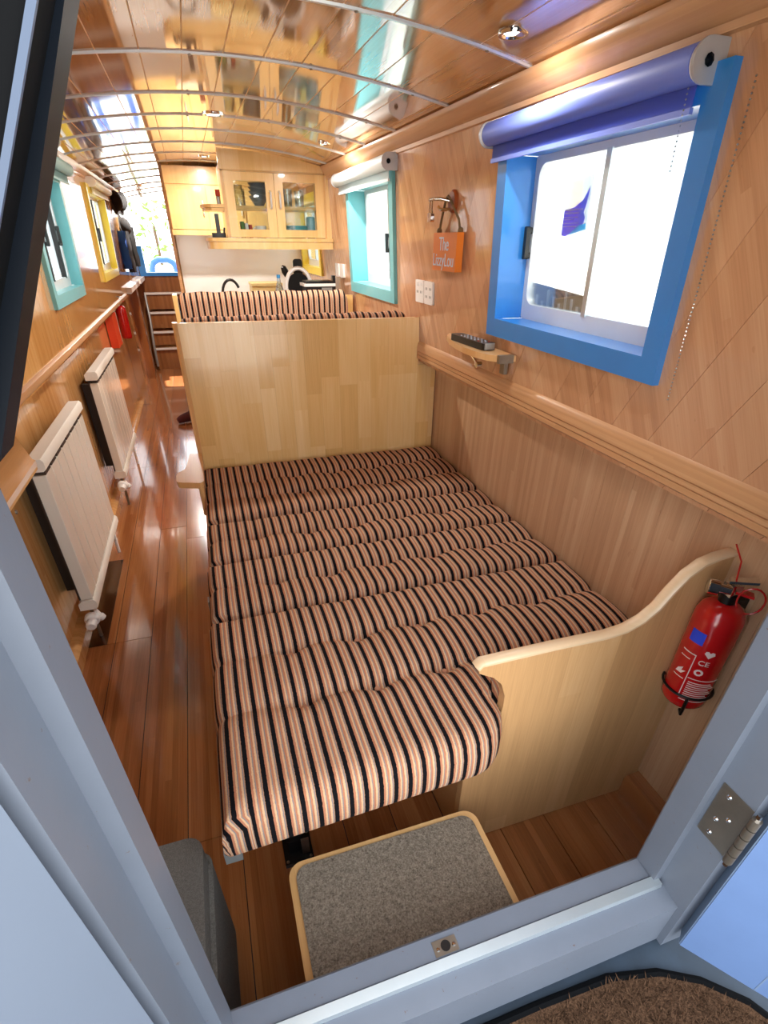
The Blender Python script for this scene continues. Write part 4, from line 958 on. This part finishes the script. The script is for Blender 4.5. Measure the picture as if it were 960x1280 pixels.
cr_ = thing('cooking_spoon', 'black ladle leaning out of the utensil pot', 'utensil', (.68, 4.5, .931)); obj('shaft', tb([(.72, 4.52, .96), (.695, 4.52, 1.26)], .007, 8), 'black', cr_); obj('blade', la([(0, -.045), (.018, -.035), (.026, 0), (.02, .03), (0, .045)], o=(.68, 4.52, 1.30), ax=(-.4, 0, 1), seg=14), 'black', cr_, smooth=True)
cr2 = thing('cooking_spatula', 'black square spatula standing upright in the utensil pot', 'utensil', (.78, 4.5, .931)); obj('shaft', tb([(.775, 4.52, .96), (.775, 4.52, 1.30)], .007, 8), 'black', cr2); obj('blade', pr(rrect(.745, .815, 1.27, 1.38, .02, 4), XZ, 4.515, 4.525), 'black', cr2, bevel=.002)
up = thing('utensil_pot', 'dark cylindrical pot holding the black utensils', 'pot', (.75, 4.52, .931)); obj('body', la([(0, 0), (.055, 0), (.06, .01), (.06, .16), (.055, .16), (.053, .012), (0, .012)], o=(.75, 4.52, .931), seg=18), 'bowl', up, smooth=True)
ap = thing('toaster', 'black countertop toaster with white top edge under the yellow window', 'toaster', (.86, 4.15, .931))
obj('body', bx(.755, .955, 4.08, 4.24, .931, 1.225), 'black', ap, bevel=.012); obj('top_edge', bx(.74, .965, 4.075, 4.25, 1.226, 1.243), 'white', ap, bevel=.004); obj('top_lid', bx(.755, .955, 4.09, 4.24, 1.243, 1.258), 'black', ap, bevel=.004); obj('info_label', bx(.865, .94, 4.078, 4.080, 1.14, 1.218), 'grey', ap); obj('corner_post', bx(.950, .972, 4.10, 4.14, 1.20, 1.29), 'black', ap, bevel=.005)
for k, (y, lb) in enumerate(((3.96, 'white switched socket on the right wall beside the toaster'), (4.09, 'white socket plate just beyond the switched one beside the toaster'))):
    tag(obj('wall_socket', prism(BM(), rrect(y - .045, y + .045, 1.285, 1.365, .006, 3), lambda a, b, d: (XRU(b) - d, a, b), 0, .012), 'socket', bevel=.003), lb, 'socket', 'galley sockets')

# ------------------------------------------------------------------ corridor, rear steps and door
for nm, y, w, m, lb in (('trim_7', 6.17, .20, 'wall_low_l', 'tall wooden pilaster on the left wall where the corridor begins'), ('trim_8', 7.45, .20, 'dkwood', 'darker second pilaster on the left wall of the corridor')):
    bm = bx(-.74, -.655, y, y + w, 0, 1.0); prism(bm, [(1.0, -.655), (1.9, -.605), (1.9, -.66), (1.0, -.70)], lambda a, b, t: (b, t, a), y, y + w)
    tag(obj(nm, bm, m), lb, 'trim', kind='structure')
tag(obj('trim_9', bx(-.66, -.60, 6.38, 7.44, 1.04, 1.085), 'stepedge', bevel=.008), 'short white ledge on the corridor wall between the pilasters', 'trim', kind='structure')
tag(obj('trim_10', bx(-.66, -.60, 7.66, YR, 1.04, 1.085), 'stepedge', bevel=.008), 'short white ledge on the corridor wall beyond the second pilaster', 'trim', kind='structure')
bm = bx(-.78, -.08, YR, YR + .05, -.05, 1.085); box(bm, -.78, -.64, YR, YR + .05, 1.085, 2.0); box(bm, -.08, 1.16, YR, YR + .05, 0, 2.0)
tag(obj('wall_rear', bm, 'dkwood'), 'dark wooden rear bulkhead below the stern doorway', 'wall', kind='structure')
d2 = thing('door_2', 'blue painted stern doorway frame open to daylight', 'doorway', (-.35, YR, 1.09), kind='structure')
obj('sill', bx(-.64, -.09, YR - .03, YR + .06, 1.085, 1.125), 'blue', d2, bevel=.004); obj('jamb', bx(-.64, -.56, YR - .03, YR + .06, 1.125, 1.42), 'blue', d2, bevel=.004)
rs_ = thing('rear_steps', 'dark wooden stern steps with white nosings at the end of the corridor', 'steps', (-.37, 8.2, 0))
for k, (z, y) in enumerate(((.27, 7.98), (.46, 8.08), (.68, 8.20), (.90, 8.30))):
    obj('riser', bx(-.63, -.11, y + .02, y + .04, (0, .29, .48, .70)[k], z - .022), 'dkwood', rs_)
    tr = obj('tread', bx(-.64, -.10, y, y + .12, z - .022, z), 'dkwood', rs_, bevel=.003); obj('nosing', bx(-.64, -.10, y - .008, y, z - .024, z + .002), 'stepedge', tr, bevel=.002)
obj('handrail', tb([(-.635, 7.93, .05), (-.632, 7.95, .30), (-.62, 8.10, .60), (-.625, 8.2, .88)], .016, 9), 'grey', rs_, smooth=True)
# hats and coats on hooks
def cap(lbl, c, r, tilt=0, ax=(1, -.2, .15)):
    t = thing('cap', lbl, 'hat', c, 'hats hanging in the corridor')
    obj('crown', la([(r, 0), (r, .02), (r * .92, r * .5), (r * .65, r * .82), (r * .3, r * .95), (0, r)], o=c, ax=ax, seg=18), 'hat', t, smooth=True)
    obj('brim', la([(r * .98, -.004), (r * 1.35, -.008), (r * 1.38, 0), (r * .98, .006)], o=c, ax=ax, seg=22), 'hat', t, smooth=True); return t
cap('black cap hanging highest in the corridor beside the yellow window', (-.60, 7.05, 1.82), .09); cap('black cap hanging just below the highest one', (-.60, 6.95, 1.60), .08); cap('wide black hat pushed over the upper hooks', (-.60, 6.60, 1.80), .085)
def garment(lbl, x, y, w, z0, z1, m):
    t = thing('coat', lbl, 'coat', (x, y, z0), 'coats hanging in the corridor'); bm = BM(); rows = []
    for i in range(9):
        f = i / 8; z = z0 + (z1 - z0) * f; ww = w * (.75 + .45 * math.sin(PI * min(1, .25 + .75 * (1 - f)))) * (1 if f < .85 else .6)
        rows.append([bm.verts.new((x + (.035 + .01 * math.sin(5 * a + i)) * math.cos(a), y + ww * .5 * math.sin(a), z)) for a in [2 * PI * k / 14 for k in range(14)]])
    for p, q in zip(rows, rows[1:]):
        for k in range(14): bm.faces.new((p[k], p[(k + 1) % 14], q[(k + 1) % 14], q[k]))
    bm.faces.new(rows[0][::-1]); bm.faces.new(rows[-1]); obj('body', bm, m, t, smooth=True)
    obj('loop', tb([(x - .02, y, z1), (x - .03, y, z1 + .03), (x - .04, y, z1 + .02)], .004, 6), m, t); return t
garment('long black coat hanging nearest in the corridor', -.585, 6.80, .16, 1.20, 1.56, 'coat'); garment('black coat hanging second behind the nearest one', -.56, 7.15, .18, 1.24, 1.60, 'hat'); garment('bright blue jacket hanging between the pilaster and black coats', -.60, 6.55, .06, 1.24, 1.56, 'coatb')

# ------------------------------------------------------------------ outdoors behind the stern
ch = thing('plastic_chair', 'blue plastic chair standing outside the stern doorway', 'chair', (-.45, 10.2, .4))
obj('seat', bx(-.62, -.20, 10.0, 10.45, .80, .83), 'white', ch, bevel=.01)
obj('backrest', tb([(-.60 + .0, 10.44, .82), (-.60, 10.45, 1.08), (-.56, 10.45, 1.17), (-.48, 10.45, 1.21), (-.34, 10.45, 1.21), (-.26, 10.45, 1.17), (-.22, 10.45, 1.08), (-.22, 10.44, .82)], .045, 10), 'bluechair', ch, smooth=True)
obj('back_cushion', bx(-.55, -.27, 10.43, 10.47, .85, 1.13), 'white', ch, bevel=.015)
for x in (-.59, -.23):
    for y in (10.03, 10.42): obj('leg', bx(x - .02, x + .02, y - .02, y + .02, .4, .80), 'bluechair', ch, bevel=.004)
tag(obj('floor_stern_deck', bx(-1.2, 1.4, YR + .06, 11.2, -.36, .4), 'deck'), 'stern deck outside the rear doorway', 'deck', kind='structure')
def shrub(lbl, x, y, h, r, n, seed):
    t = thing('shrub', lbl, 'shrub', (x, y, -.35), 'shrubs beyond the stern'); rn = random.Random(seed); bm = BM()
    for _ in range(n):
        a = rn.uniform(0, 2 * PI); q = rn.uniform(0, 1) ** .5 * r; zz = rn.uniform(.15, 1) * h; p = Vector((x + q * math.cos(a), y + q * math.sin(a), zz - .35))
        u = Vector((rn.uniform(-1, 1), rn.uniform(-1, 1), rn.uniform(-.4, 1))).normalized(); v = u.cross(Vector((rn.uniform(-1, 1), rn.uniform(-1, 1), .3))).normalized(); l = rn.uniform(.05, .11)
        bm.faces.new([bm.verts.new(p + c) for c in (-u * l, v * l * .4, u * l, -v * l * .4)])
    f = obj('foliage', bm, 'leaf', t); f['kind'] = 'stuff'
    obj('stem', tb([(x, y, -.35), (x + .03, y, h * .4 - .35), (x, y + .03, h * .8 - .35)], .03, 7), 'bark', t)
shrub('leafy green shrub seen through the stern doorway', -.6, 14, 2.6, .9, 350, 5); shrub('lower green shrub on the right in the stern doorway', .5, 17.5, 2.0, .8, 300, 9)
for o in bpy.data.objects:
    if '_loc' in o: del o['_loc']
